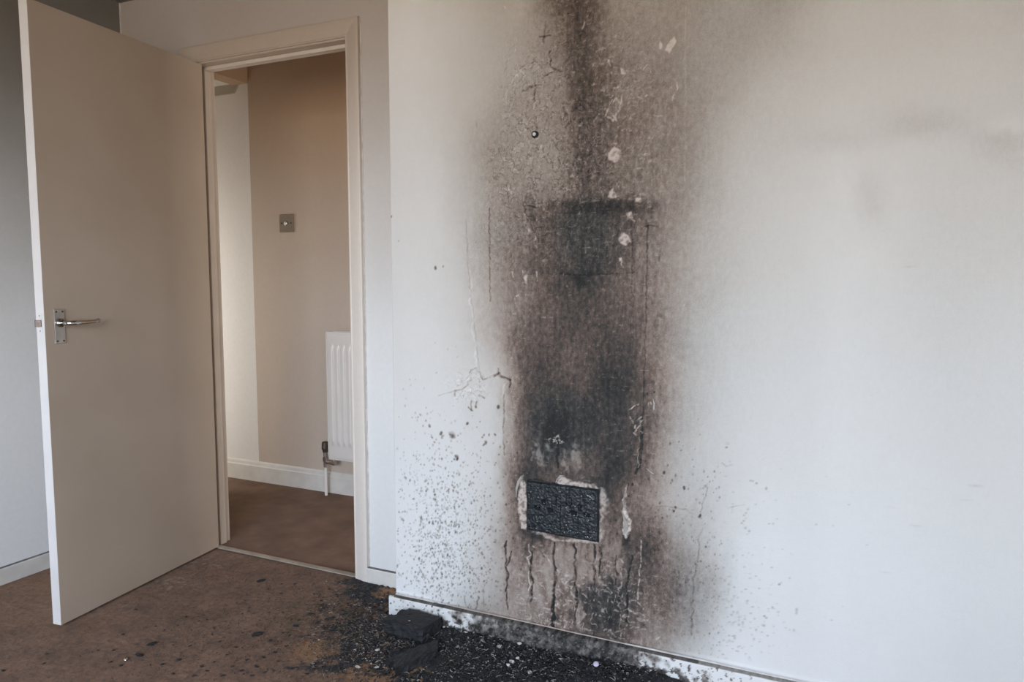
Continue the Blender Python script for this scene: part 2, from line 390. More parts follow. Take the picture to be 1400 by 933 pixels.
o = done(bm, 'latch_bolt', M['dark_metal'], dr)
for z in (.15, .95, 1.75):
    bm = bmesh.new(); tube(bm, [(-.004, -.004, z), (-.004, -.004, z + .075)], .0045, 12); done(bm, 'hinge', M['alu'], dr)

# ------------------------------------------------------------------ radiator in the hall
rx0, rx1, rz0, rz1, ry = .0, 1.1, .205, .86, .765
ra = empty('radiator', ((rx0 + rx1) / 2, ry, rz0)); tag(ra, 'white panel radiator on the beige hall wall, half hidden by the door frame', 'radiator')
def W(bm): bmesh.ops.translate(bm, verts=bm.verts, vec=(-(rx0 + rx1) / 2, -ry, -rz0))
# pressed front panel: a grid with vertical flutes
nx, nz = 551, 60
X = np.linspace(rx0, rx1, nx); Z = np.linspace(rz0, rz1, nz); XX, ZZ = np.meshgrid(X, Z)
fl = np.cos((XX - .035) / .0365 * 2*np.pi); fl = sst(-.35, .45, fl)
inz = sst(rz0 + .075, rz0 + .10, ZZ) * (1 - sst(rz1 - .085, rz1 - .06, ZZ)); inx = sst(rx0 + .012, rx0 + .02, XX)
YY = ry - .010 * fl * inz * inx + .004 * (1 - sst(rz0, rz0 + .012, ZZ)) + .004 * sst(rz1 - .01, rz1, ZZ) + .004 * (1 - sst(rx0, rx0 + .008, XX))
P = np.stack([XX - (rx0 + rx1)/2, YY - ry, ZZ - rz0], -1)
grid_mesh('front_panel', P, M['rad'], parent=ra)
bm = bmesh.new(); box(bm, rx0, ry + .003, rz0, rx1, ry + .012, rz1); W(bm); done(bm, 'back_sheet', M['rad'], ra)
bm = bmesh.new(); box(bm, rx0 - .001, ry + .001, rz0 + .02, rx0 + .002, ry + .06, rz1 - .012, .0008); W(bm); done(bm, 'side_cover', M['rad'], ra)
bm = bmesh.new()
box(bm, rx0, ry, rz1 - .012, rx1, ry + .006, rz1 + .004, .001); box(bm, rx0, ry + .054, rz1 - .012, rx1, ry + .06, rz1 + .004, .001)
for k in range(70): box(bm, rx0 + .01 + k*.0155, ry + .006, rz1 - .004, rx0 + .016 + k*.0155, ry + .054, rz1 + .002)
W(bm); done(bm, 'top_grille', M['rad'], ra)
for x in (.12, .98):
    bm = bmesh.new(); box(bm, x, ry + .012, rz0 + .1, x + .03, YH - .001, rz1 - .1); W(bm); done(bm, 'wall_bracket', M['rad'], ra)
px_, py_ = -.048, .800
vb = bm = bmesh.new()
tube(bm, [(px_, py_, .150), (px_, py_, .190)], [.010, .010], 12); tube(bm, [(px_, py_, .183), (px_, py_, .205)], .0145, 6)
tube(bm, [(px_, py_, .176), (px_ + .07, py_ - .012, .182)], .009, 12); tube(bm, [(px_ + .052, py_ - .009, .181), (px_ + .075, py_ - .012, .182)], .0135, 6)
tube(bm, [(px_, py_, .19), (px_, py_, .235)], .0105, 12)
W(bm); vo = done(bm, 'valve', M['alu'], ra)
bm = bmesh.new(); tube(bm, [(px_, py_, .230), (px_, py_, .245), (px_, py_, .247), (px_, py_, .282), (px_, py_, .286)], [.013, .016, .0185, .0175, .012], 14); W(bm)
done(bm, 'valve_cap', M['dark_metal'], vo)
bm = bmesh.new(); tube(bm, [(px_ + .062, py_ - .01, .18), (px_ + .062, py_ - .01, .212)], .009, 10); W(bm); done(bm, 'tail_pipe', M['alu'], ra)
bm = bmesh.new(); tube(bm, [(px_, py_, .0), (px_, py_, .155)], .0078, 12); W(bm); o = done(bm, 'supply_pipe', M['rad'], ra)

# plate on the hall wall
sw = empty('wall_plate', (-.315, YH, 1.424)); tag(sw, 'small square brown plate with a round knob on the beige hall wall', 'wall switch')
bm = bmesh.new(); box(bm, -.047, -.010, -.047, .047, 0, .047, .002); done(bm, 'plate', M['switch'], sw)
bm = bmesh.new(); tube(bm, [(0, -.009, -.002), (0, -.016, -.002), (0, -.018, -.002)], [.012, .011, .008], 18); o = done(bm, 'knob', M['alu'], sw)
for s in (-1, 1):
    bm = bmesh.new(); tube(bm, [(s*.031, -.0095, 0), (s*.031, -.012, 0)], .0042, 10); done(bm, 'screw', M['switch_dark'], sw)

# ------------------------------------------------------------------ the burnt wall
# how grey each spot looks (0..255), at the marks' survey coordinates
GX = [560, 600, 640, 680, 720, 760, 800, 840, 880, 920, 960, 1000, 1050, 1100, 1160]
GRID = {   # y:   560  600  640  680  720  760  800  840  880  920  960 1000 1050 1100 1160
 -40: [182, 174, 164, 150, 134,  74,  76, 124, 130, 128, 130, 138, 146, 158, 176],
   0: [184, 176, 167, 154, 140,  80,  74, 118, 128, 126, 130, 140, 148, 162, 178],
  50: [186, 179, 170, 158, 146, 104,  70, 112, 120, 124, 134, 146, 156, 168, 180],
 100: [189, 182, 172, 160, 150, 122,  66, 104, 116, 120, 136, 154, 168, 176, 184],
 140: [191, 184, 172, 154, 142, 126,  72, 98, 112, 118, 142, 163, 176, 182, 188],
 180: [193, 187, 168, 146, 138, 126,  84, 92, 110, 118, 147, 170, 181, 186, 192],
 220: [195, 190, 168, 142, 138, 132,  80, 100, 110, 120, 152, 174, 184, 190, 196],
 262: [198, 193, 170, 140, 130, 118,  78, 96, 112, 126, 158, 178, 188, 194, 200],
 285: [200, 195, 172, 138, 112,  90,  72, 70,  98, 128, 160, 180, 190, 196, 201],
 320: [202, 197, 176, 136, 112,  84,  76, 80, 104, 136, 164, 182, 192, 198, 203],
 360: [205, 200, 182, 136, 110,  82,  68, 84, 110, 142, 169, 184, 194, 200, 206],
 400: [207, 203, 188, 142, 108,  76,  62, 84, 108, 142, 172, 187, 197, 203, 208],
 440: [210, 206, 193, 152,  98,  82,  72, 78, 100, 144, 175, 190, 200, 206, 211],
 480: [212, 209, 198, 170,  82,  82,  80, 66,  94, 148, 178, 193, 203, 209, 214],
 520: [214, 212, 203, 180,  78,  76,  78, 58,  88, 152, 181, 197, 207, 213, 217],
 560: [216, 214, 206, 188,  84,  56,  64, 54,  88, 150, 185, 200, 211, 216, 220],
 600: [217, 216, 209, 190,  84,  42,  66, 62,  90, 156, 188, 203, 214, 219, 222],
 640: [218, 217, 210, 186,  70,  78,  84, 56,  98, 166, 191, 205, 216, 221, 224],
 680: [219, 218, 210, 180,  66,  70,  70, 74, 120, 172, 188, 206, 219, 223, 225],
 720: [219, 218, 208, 172,  58,  74,  80, 96,  92, 152, 180, 207, 221, 224, 226],
 750: [218, 216, 206, 170,  78, 116, 112, 98,  70, 128, 172, 208, 222, 225, 226],
 780: [216, 212, 200, 166, 112, 136, 104, 86,  78, 112, 158, 207, 222, 225, 226],
 810: [214, 206, 188, 156, 128, 116,  78, 66,  86, 104, 150, 204, 221, 225, 226],
 845: [208, 198, 172, 146, 122,  98,  70, 62,  98, 118, 160, 204, 220, 225, 226],
 880: [204, 190, 160, 134, 122, 106,  78, 74, 122, 150, 186, 214, 222, 225, 226],
 920: [204, 190, 160, 134, 122, 106,  90, 90, 150, 180, 205, 220, 224, 226, 226],
}
def cub(vals, xs, q):
    """smooth (monotone-ish Catmull-Rom) interpolation along the last axis of samples vals at xs"""
    xs = np.array(xs, float); i = np.clip(np.searchsorted(xs, q) - 1, 0, len(xs) - 2)
    return i, np.clip((q - xs[i]) / (xs[i+1] - xs[i]), 0, 1)
def field(gx, grid, px, py):
    ys = sorted(grid); G = np.array([grid[y] for y in ys], float)
    i, u = cub(None, gx, px); j, v = cub(None, ys, py)
    def w4(t): return (-.5*t + t*t - .5*t**3, 1 - 2.5*t*t + 1.5*t**3, .5*t + 2*t*t - 1.5*t**3, -.5*t*t + .5*t**3)
    wx_, wy_ = w4(u), w4(v); s = 0
    for a in range(4):
        ja = np.clip(j + a - 1, 0, len(ys) - 1)
        for b_ in range(4): s = s + wy_[a] * wx_[b_] * G[ja, np.clip(i + b_ - 1, 0, len(gx) - 1)]
    return s
CLEANK = .972
LR = np.array(LUMS)[::-1]; LP = np.linspace(1, 0, 9)
def to_soot(ratio): return np.interp(np.log(np.clip(ratio, .02, 1)), np.log(LR), LP)

xs = np.concatenate([np.arange(XB, 2.12, .0021), np.arange(2.12, 2.5, .005), np.arange(2.5, XR + .01, .02)]); xs[-1] = XR
zs = np.concatenate([np.arange(0.0, 2.1, .0022), np.linspace(2.1, CH, 20)])
U, V = np.meshgrid(xs, zs)
px, py = survey(np.stack([U, np.full_like(U, -DB), V], -1))
wob = 5
wx1 = px + 11 * fbm(U*10, V*7, 4, 1) + 5 * fbm(U*60, V*30, 3, 2); wy1 = py + 16 * fbm(U*12, V*9, 4, 5) + 6 * fbm(U*60, V*40, 3, 6)
for _y in GRID:                              # pale readings are lowered towards the top rows
    GRID[_y] = [v_ - 10 * max(0, 1 - max(_y, 0) / 420) * (v_ > 140) for v_ in GRID[_y]]
    t_ = np.interp(_y, [0, 100, 200, 300, 400, 500, 600, 700, 800, 900], [176, 182, 184, 188, 195, 201, 207, 211, 212, 210]); t2 = np.interp(_y, [0, 100, 200, 300, 400, 500, 600, 700, 800, 900], [173, 180, 181, 188, 195, 201, 206, 208, 209, 206])
    GRID[_y] += [t_, t2]
GX += [1290, 1400]
g = field(GX, GRID, wx1, wy1)
# brightness of the wall if it were clean, measured once under the room's light
CX_ = [560, 700, 850, 1000, 1150, 1300, 1390]
CG = {20: [182, 190, 196, 200, 203, 204, 204], 130: [199, 207, 211, 214, 215, 216, 216], 240: [214, 220, 224, 226, 227, 226, 226], 350: [227, 232, 236, 237, 237, 236, 235], 460: [238, 243, 246, 247, 247, 245, 242],
      570: [239, 244, 248, 250, 249, 248, 247], 680: [234, 241, 244, 247, 247, 246, 245], 790: [225, 234, 239, 242, 243, 243, 242], 900: [218, 226, 232, 238, 240, 240, 239]}
CLEANF = field(CX_, CG, px, py) * CLEANK
g = g - 9 * sst(1000, 1110, px) * (1 - sst(1160, 1290, px)) * sst(250, 700, py)
ratio = (g / 255) ** 2.2 / (CLEANF / 255) ** 2.2
soot = to_soot(ratio)
# thin smoke marks right of the plume, high on the wall
def blob(cx, cy, rx, ry, amp, p=2): 
    return amp * np.exp(-(((wx1 - cx) / rx) ** 2 + ((wy1 - cy) / ry) ** 2) ** (p / 2))
burnt = sst(.16, .42, soot)                 # where the paint has suffered
depthm = sst(.3, .6, soot)
soot += .055*blob(1262, 165, 60, 22, 1) + .045*blob(1190, 270, 20, 34, 1) + .05*blob(1370, 195, 40, 24, 1) - .04*blob(1380, 170, 28, 12, 1) + .03*blob(1150, 190, 60, 20, 1)
soot += .05 * (1 - sst(0, 230, py)) * sst(1100, 1300, px)
soot += depthm * .045 * fbm(U*60 + .6*fbm(U*9, V*9, 2, 12), V*5, 4, 9) * 1.6 + .05 * depthm * fbm(U*150, V*14, 3, 15)      # vertical smoke streaks
soot += (.03 * burnt + .004) * fbm(U*45, V*40, 4, 21)
soot += .10 * depthm * fbm(U*16, V*9, 5, 31) + .17 * depthm * fbm(U*85, V*60, 4, 33) + .03 * burnt * fbm(U*110, V*80, 3, 34)
relief = .0006 * fbm(U*30, V*30, 3, 3)
flake = np.zeros_like(U)
# grey or brown: the far haze is grey, the inner scorch brown, thick soot cool black
G_ = .30 - .22 * sst(300, 470, py) + .45 * sst(880, 950, px) * sst(330, 460, py) + .3 * sst(900, 1000, px) + .75 * (1 - sst(600, 700, px)) * sst(500, 640, py)
G_ = np.clip(G_ + .42 * np.exp(-(((px - 800) / 48)**2 + ((py - 325) / 52)**2)**2) + .6 * sst(.80, .95, soot)
     + .9 * np.exp(-((px - 765) / 40)**2 - ((py - 590) / 42)**2) + .4 * np.exp(-((px - 825)/45)**2 - ((py - 820)/45)**2) + .25 * fbm(U*8, V*8, 3, 41), 0, 1)
G_ *= 1 - .8 * np.exp(-((px - 790)/70)**2 - ((py - 490)/55)**2)
def local(x0, y0, x1, y1, pad=14):
    m = (px > x0 - pad) & (px < x1 + pad) & (py > y0 - pad) & (py < y1 + pad)
    r = np.where(m.any(1))[0]; c = np.where(m.any(0))[0]
    if len(r) == 0 or len(c) == 0: return None
    return slice(r[0], r[-1] + 1), slice(c[0], c[-1] + 1)
def stroke(pts, wd, ds=0, dr=0, df=0, jit=1.0, wds=None):
    """a drip, crack or scratch along pts (survey coordinates); ds soot, dr relief (m), df pale"""
    # wander: a drip or a crack never runs dead straight
    am = .45 if jit <= .6 else .6 if jit > 2 else 1.3; Q = [pts[0]]; W_ = None if wds is None else [wds[0]]
    for i in range(len(pts) - 1):
        (xa, ya), (xb, yb) = pts[i], pts[i+1]; L_ = math.hypot(xb-xa, yb-ya); m_ = max(1, int(L_ / 4.5))
        for k in range(1, m_ + 1):
            f_ = k / m_; Q.append((xa + (xb-xa)*f_ + R.gauss(0, am) * (k < m_), ya + (yb-ya)*f_ + R.gauss(0, am*.5) * (k < m_)))
            if W_ is not None: W_.append(wds[i] + (wds[i+1]-wds[i])*f_)
    pts = Q; wds = W_
    P_ = np.array(pts, float); sl = local(P_[:,0].min(), P_[:,1].min(), P_[:,0].max(), P_[:,1].max())
    if sl is None: return
    a = px[sl] + jit * 2.0 * fbm(U[sl]*22, V[sl]*22, 3, 77); b_ = py[sl] + jit * 2.0 * fbm(U[sl]*22, V[sl]*22, 3, 88)
    best = np.full(a.shape, 1e9); wloc = np.full(a.shape, float(wd))
    for i in range(len(P_) - 1):
        p, q = P_[i], P_[i+1]; d = q - p; L = (d @ d) + 1e-9
        t = np.clip(((a - p[0]) * d[0] + (b_ - p[1]) * d[1]) / L, 0, 1)
        dist = np.hypot(a - p[0] - t*d[0], b_ - p[1] - t*d[1])
        ww = wd if wds is None else wds[i] + (wds[i+1] - wds[i]) * t
        kk = dist / ww
        best = np.minimum(best, kk)
    k = 1 - sst(.3, 1.25, best)
    brk = sst(-.4, .15, fbm(U[sl]*50, V[sl]*50, 2, 99)) * .6 + .4
    if df: k = k**1.5 * sst(-.25, .15, fbm(U[sl]*70, V[sl]*70, 2, 143)); df = df * .85
    soot[sl] += ds * k * brk; relief[sl] += dr * k; flake[sl] = np.maximum(flake[sl], df * k * brk)
def poly(pts, ds=0, dr=0, df=0, soft=2.0, rough=3.0, setv=None):
    P_ = np.array(pts, float); sl = local(P_[:,0].min(), P_[:,1].min(), P_[:,0].max(), P_[:,1].max())
    if sl is None: return
    a = px[sl] + rough * fbm(U[sl]*55, V[sl]*55, 3, 55); b_ = py[sl] + rough * fbm(U[sl]*55, V[sl]*55, 3, 66)
    ins = np.zeros(a.shape, bool); dm = np.full(a.shape, 1e9); n = len(P_)
    for i in range(n):
        p, q = P_[i], P_[(i+1) % n]
        c = ((p[1] > b_) != (q[1] > b_)) & (a < (q[0]-p[0]) * (b_ - p[1]) / (q[1] - p[1] + 1e-12) + p[0]); ins ^= c
        d = q - p; t = np.clip(((a-p[0])*d[0] + (b_-p[1])*d[1]) / ((d@d)+1e-9), 0, 1); dm = np.minimum(dm, np.hypot(a-p[0]-t*d[0], b_-p[1]-t*d[1]))
    k = sst(-soft, soft, np.where(ins, dm, -dm))
    if df: k = k * (.3 + .7 * sst(-.35, .15, fbm(U[sl]*75, V[sl]*75, 3, 133)))
    soot[sl] += ds * k; relief[sl] += dr * k
    if df: flake[sl] = np.maximum(flake[sl], df * k)
    if setv is not None: soot[sl] = soot[sl] * (1-k) + setv * k
# crazed, blistered paint left of the plume and all through it
def crazing(mask, f, seed, amt, rel):  # amt colours grooves dark and ridges pale, partly standing in for relief shading
    global soot, relief
    wu = U + .012 * fbm(U*40, V*40, 2, seed) + .004*fbm(U*150, V*150, 2, seed+1); wv = V + .012 * fbm(U*40, V*40, 2, seed + 3)
    n = pn(wu * f, wv * f * .8, seed + 5); c = np.exp(-(n / .075)**2)
    n2 = pn(wu * f * 2.1, wv * f * 1.6, seed + 8); c2 = np.exp(-(n2 / .11)**2)
    soot += mask * amt * (c * .7 - .55 * c2 * (n > 0)) * sst(-.5, .3, fbm(U*25, V*25, 2, seed+11)); relief -= mask * rel * (c - .6 * (n > .1) * sst(.1, .5, n))
bl = lambda cx, cy, rx, ry: np.exp(-(((px - cx) / rx)**2 + ((py - cy) / ry)**2)**1.5)
craz = np.clip(bl(738, 150, 52, 95) + bl(715, 235, 50, 60) + bl(720, 300, 55, 60) * .6 + bl(800, 215, 40, 90) + bl(780, 30, 34, 60)*.4, 0, 1)
crazing(craz, 62, 120, .36, .004); crazing(craz, 130, 125, .14, .0012)
crazing(np.clip(bl(860, 90, 45, 110) + bl(700, 340, 60, 60) + bl(790, 325, 60, 50) + bl(760, 820, 70, 60) + bl(880, 830, 50, 60) * .5, 0, 1) * .8, 75, 150, .20, .0022)
crazing(np.clip(bl(640, 530, 28, 26), 0, 1), 60, 180, .22, .0014)
# light flecks through the plume
def flecks(mask, f, seed, thr, amt, fl=.0):
    global soot, flake
    n = pn(U*f + 2*pn(U*60, V*60, seed+1), V*f*.7, seed); k = sst(thr, thr + .2, n) * mask
    soot -= amt * k
    if fl: flake = np.maximum(flake, fl * k)
flecks(depthm * bl(800, 200, 130, 230), 120, 210, .50, .22)
flecks(depthm * bl(860, 120, 80, 160), 100, 216, .45, .20)
flecks(depthm * bl(800, 330, 70, 50), 150, 219, .45, .10)
flecks(depthm, 170, 230, .54, .13, .08)
flecks(depthm * bl(780, 830, 120, 70), 110, 240, .34, .26, .3)
n_ = fbm(U*38, V*22, 5, 245); soot += .16 * bl(780, 800, 95, 90) * depthm * n_ * 2
relief += .0012 * bl(780, 800, 95, 90) * n_
def sl_mask(x0, x1, y0, y1, s=3): return sst(x0 - s, x0 + s, px) * (1 - sst(x1 - s, x1 + s, px)) * sst(y0 - s, y0 + s, py) * (1 - sst(y1 - s, y1 + s, py))
# the boxed patch: hard top and bottom edges
soot += .09 * sl_mask(768, 905, 273, 292, 2) + .05 * sl_mask(720, 868, 275, 374, 3)
relief -= .002 * sl_mask(722, 868, 272, 375, 2)
stroke([(765, 375), (800, 376), (838, 374)], 1.3, .18, -.001); stroke([(715, 374), (760, 375)], 1.2, .06); stroke([(838, 374), (872, 373)], 1.1, .10)
poly([(775, 376), (812, 376), (800, 392), (790, 392)], .12, soft=5)
# cracks and runs
stroke([(669, 285), (669, 340), (670, 412)], 1.1, .24, -.0008, jit=.5)
stroke([(637, 300), (640, 370), (648, 440), (655, 505), (660, 520)], 1.0, .09, jit=.6); stroke([(641, 370), (652, 505)], 1.4, -.06)
stroke([(886, 308), (884, 380), (883, 430), (881, 500), (879, 560), (876, 640)], 1.2, .20, -.0008, jit=.6)
stroke([(863, 300), (864, 345), (863, 400)], 1.1, .16, -.0005, jit=.5); stroke([(865, 400), (866, 470)], 1.0, .08, jit=.5)
stroke([(880, 310), (900, 309)], 1.1, .2); stroke([(903, 342), (902, 358)], 1, .14)
stroke([(840, 560), (880, 555), (878, 600), (874, 640)], .8, .05)
stroke([(876, 590), (873, 635), (869, 648)], 2.2, .30, -.003); stroke([(888, 600), (884, 640)], 2.5, .05); stroke([(875, 575), (872, 640)], .8, -.15, df=.5)
stroke([(689, 540), (688, 600), (690, 622)], 1.2, .22, -.0008, jit=.4); stroke([(700, 470), (699, 560), (702, 640)], 1.2, -.06)
stroke([(937, 10), (937, 150), (936, 260)], 1.2, -.06, jit=.6); stroke([(892, 90), (893, 160), (891, 260)], 1.5, .05)
stroke([(752, 70), (753, 92)], 1.5, .34, -.002); stroke([(755, 93), (768, 97)], 1.6, .25); stroke([(738, 50), (752, 48)], 1.2, .28); stroke([(745, 30), (744, 58)], 1.4, .2)
stroke([(713, 92), (720, 86), (735, 85)], 1.1, .2); stroke([(690, 100), (694, 82)], .9, .1); stroke([(700, 115), (712, 95)], 1.1, -.12)
stroke([(758, 98), (745, 104), (742, 108)], 1.4, .24); stroke([(731, 114), (731, 138)], 1.4, .26, -.001); stroke([(725, 118), (740, 116), (742, 110)], 1.5, .22); stroke([(715, 125), (728, 118)], 2.0, .14)
stroke([(733, 160), (733, 178)], 1.3, .18); stroke([(734, 196), (735, 215)], 1.2, .08)
stroke([(650, 165), (652, 175)], .8, .12); stroke([(717, 276), (717, 290)], 1.3, .2); stroke([(720, 281), (732, 284)], 1.2, .25)
stroke([(725, 288), (730, 300)], 3, .14); stroke([(686, 258), (700, 264), (704, 256)], 1.4, -.14, .001)
stroke([(763, 608), (763, 640)], 1.6, .25, -.001); stroke([(748, 612), (745, 628)], 1.3, .16)
# pale bared spots around the plume
PALE = [[(840,200),(848,206),(847,216),(842,222),(833,219),(832,209)], [(858,322),(862,330),(855,336),(847,332),(846,326),(852,318)],
        [(848,50+88),(851,128),(848,150)], [(856,292),(863,290),(864,298),(858,300)], [(903,57),(906,60),(904,67),(901,66)], [(912,62),(916,56),(922,50),(924,58),(915,74),(909,68)],
        [(832,262),(838,259),(843,265),(843,271),(830,270)], [(849,92),(854,95),(856,101),(850,102)], [(846,353),(850,353),(850,357),(846,357)],
        [(731,322),(733,328),(729,330)], [(716,380),(720,372),(720,388)], [(723,312),(727,318),(722,316)], [(868,272),(876,270),(877,276),(869,276)]]
for q in PALE: poly(q, -.25, .0015, .75, soft=1.2, rough=2)
for q in ([(828,158),(834,142),(843,134),(849,142),(842,158),(838,166)],):
    stroke(q + [q[0]], 1.7, -.2, .0015, .65); poly(q, -.05)
for q in ([(700,372),(702,382)], [(733,372),(734,384)], [(714,370),(718,386),(722,390)], [(704,415),(704,406),(710,404),(713,408)], [(835,120),(846,120)], [(868,132),(880,136),(884,130)],
          [(796,40),(804,22)], [(790,62),(800,56)], [(862,162),(864,152)], [(850,318),(846,330)], [(860,318),(862,332)], [(858,298),(868,302)], [(873,298),(880,306)], [(850,356),(852,366)],
          [(920,140),(926,112)], [(878,98),(886,84)], [(833,82),(836,100)]):
    stroke(q, 1.2, -.18, .001, .55)
for q in ([(856,562),(866,556),(872,552)], [(862,570),(868,582),(876,570)], [(868,582),(868,590),(878,574)], [(866,591),(870,594)], [(886,556),(888,548),(894,560)], [(745,600),(762,598),(770,606)], [(757,604),(763,594),(766,606)]):
    stroke(q, 1.1, -.3, .001, .7, jit=1.5)
for k in range(90):
    cx = R.gauss(805, 60); cy = R.uniform(5, 420); stroke([(cx, cy), (cx + R.uniform(-2, 2), cy + R.uniform(1, 5))], R.uniform(.6, 1.0), -.16, .0006, R.uniform(.05, .35))
# torn edges left of the plume
stroke([(675, 514), (682, 511), (690, 517), (697, 520)], 1.9, .34, -.002); stroke([(697, 520), (697, 530)], 1.4, .28); stroke([(681, 504), (681, 512)], 1.2, .3)
stroke([(690, 526), (688, 542)], 1.6, -.10, .001); stroke([(655, 541), (662, 545)], 1.4, .28)
stroke([(622, 535), (632, 532), (640, 526), (640, 522)], 1.2, .24); stroke([(623, 536), (622, 542)], 1.4, .32); stroke([(642, 510), (652, 503), (660, 520), (668, 516), (675, 512)], 1.3, .16)
stroke([(645, 548), (644, 562)], 1.4, .26); stroke([(640, 557), (646, 562)], 1.4, .3); stroke([(652, 550), (651, 558)], 1.2, .3); stroke([(600, 541), (612, 537), (622, 535)], .8, .14)
for cx, cy, r_, k in ((681, 556.5, 2.4, .5), (603, 593, 2.2, .5), (604.5, 598, 1.8, .5), (619, 595, 4.2, .42), (615, 593, 2, .3), (624, 625, 2.4, .55), (625.5, 628, 1.8, .5), (621.5, 628, 1.5, .5), (663, 605, 2.4, .45), (661, 608, 1.6, .4),
                      (639, 579, 1.8, .5), (587, 582, 1.8, .5), (575, 568, 1.4, .4), (651, 557, 1.7, .5), (676, 594, 1.4, .4), (675, 606, 1.2, .35), (595, 605, 1.3, .35), (590, 598, 1.2, .35), (595, 367, 2.0, .45), (606, 364, 1.3, .3),
                      (907, 647, 2.0, .45), (924, 650, 1.7, .4), (935, 668, 2.2, .42), (887, 655, 1.8, .4), (865, 663, 1.8, .4), (903, 688, 1.7, .4), (923, 694, 1.6, .4), (957, 706, 2.2, .45), (922, 699, 1.5, .35), (976, 645, 1.4, .3), (963, 665, 1.6, .35),
                      (1283, 376, 1.6, .32), (1347, 372, 1.4, .3), (1370, 425, 1.3, .28), (535, 296, 1.8, .4), (545, 330, 1, .2), (885, 539, 2, .4), (894, 536, 1.6, .4), (1082, 758, 1.4, .3), (1240, 520, 1.2, .25)):
    stroke([(cx, cy - r_*.4), (cx + R.uniform(-1, 1), cy + r_*.4)], r_, k, 0)
stroke([(966, 660), (962, 685), (957, 706)], 1.0, .16, jit=1.5); stroke([(962, 724), (955, 738), (955, 760), (948, 800), (946, 840), (945, 870)], 1.3, .14, jit=1.2); stroke([(898, 692), (924, 693), (950, 703)], .9, .14, jit=1.6)
stroke([(1003, 770), (995, 810), (990, 850)], .9, .06); stroke([(995, 696), (1018, 690)], .8, .12); stroke([(988, 633), (994, 638), (1001, 636)], .9, .12); stroke([(1001, 456), (1000, 520)], .9, -.02)
# speckle of soot dots: density follows two fans at the foot of the wall
def dots(n, cx, cy, sx, sy, s0=.45, s1=1.05, a0=.08, a1=.42):
    for k in range(n):
        x = R.gauss(cx, sx); y = R.gauss(cy, sy)
        if x < 543 or x > 1390 or y > 905: continue
        r_ = R.uniform(s0, s1); sl = local(x, y, x, y, 4)
        if sl is None: continue
        kk = np.exp(-(((px[sl] - x) / r_)**2 + ((py[sl] - y) / (r_ * R.uniform(.9, 1.8)))**2))
        soot[sl] += R.uniform(a0, a1) * kk
dots(1700, 612, 745, 40, 66); dots(260, 580, 690, 30, 90, a1=.3); dots(320, 960, 780, 50, 75, a1=.3); dots(240, 1010, 850, 50, 40, a1=.22); dots(110, 930, 680, 50, 40, a1=.4); dots(60, 1200, 700, 120, 150, .6, 1.0, .04, .12)
n = pn(U*190, V*150, 300); soot += .10 * sst(.42, .7, n) * np.clip(np.exp(-((px-620)/60)**2 - ((py-760)/85)**2) + .7*np.exp(-((px-930)/70)**2 - ((py-800)/90)**2), 0, 1)
soot += .16 * np.exp(-((px - 652)/24)**2 - ((py - 838)/14)**2); stroke([(636, 815), (640, 830)], 1.2, .2); stroke([(655, 818), (652, 832)], 1.4, .25); stroke([(663, 800), (662, 830)], 1.1, .16)
# bare brown plaster below and above the outlet
def plast(pts, v=.52, **k):
    keep = soot.copy(); poly(pts, setv=v, soft=5, rough=16, **k)
    m_ = sst(-.35, .25, fbm(U*40, V*14, 4, 701)); soot[:] = keep * (1 - m_) + soot * m_
plast([(735, 745), (815, 745), (822, 800), (790, 800), (765, 770)], .44); plast([(728, 770), (745, 765), (758, 800), (762, 840), (700, 832), (705, 812), (722, 800)], .37)
plast([(772, 830), (790, 800), (800, 845), (790, 858), (770, 850)], .42); plast([(778, 610), (796, 612), (800, 640), (778, 645), (765, 628)], .50); plast([(735, 600), (748, 606), (752, 625), (738, 640), (730, 630)], .52)
plast([(826, 740), (850, 735), (848, 790), (830, 790)], .50); plast([(690, 790), (705, 800), (700, 825), (690, 825)], .46)
G_ = np.where((px > 690) & (px < 850) & (py > 742) & (soot < .62), G_ * .3, G_)
# the drips
for pts, wd in (([(692,742),(693,800),(694,830)],1.5), ([(700,755),(697,765),(695,775)],1.2), ([(726,756),(727,800),(727,822)],1.8), ([(757,744),(758,790),(756,822),(757,862)],2.0), ([(757,812),(756,856)],3.0),
                ([(786,742),(787,800),(787,850)],1.8), ([(783,745),(787,756)],1.2), ([(814,745),(813,770),(811,800)],1.4), ([(820,748),(822,760),(818,790)],1.2), ([(842,760),(843,800)],1.3), ([(863,760),(858,800),(858,850)],1.6)):
    stroke(pts, wd, .48, -.0014, jit=2.2, wds=[wd*.9] + [wd*R.uniform(1.0,1.7) for _ in pts[1:-1]] + [wd*.8])
    stroke([(a_ + 2.6, b_) for a_, b_ in pts], .8, -.09, .001, .12, jit=2.2)
stroke([(723, 745), (723, 790), (722, 815)], 1.0, -.35, .001, .75, jit=.7); stroke([(876, 735), (876, 770), (873, 800), (872, 820)], 1.1, -.3, .0012, .7, jit=.6); stroke([(849, 765), (849, 870)], 1.2, -.2, .001, .5, jit=1.2)
stroke([(729, 748), (745, 760), (750, 768)], 1.1, -.3, .001, .6); stroke([(760, 778), (775, 805), (790, 820)], 1.4, -.2, .001, .4)
for k in range(40):
    cx = R.uniform(700, 905); cy = R.uniform(795, 880); a_ = R.uniform(0, 6.3); l_ = R.uniform(2, 6)
    stroke([(cx, cy), (cx + math.cos(a_) * l_, cy + math.sin(a_) * l_)], R.uniform(.7, 1.1), -.2, .0008, R.uniform(.1, .6), jit=2)
for q in ([(850,845),(862,835),(880,842)], [(855,826),(862,836)], [(872,824),(880,834)], [(826,862),(836,872)], [(834,862),(842,870)], [(842,864),(850,862)]): stroke(q, 1.3, -.2, .0012, .6)
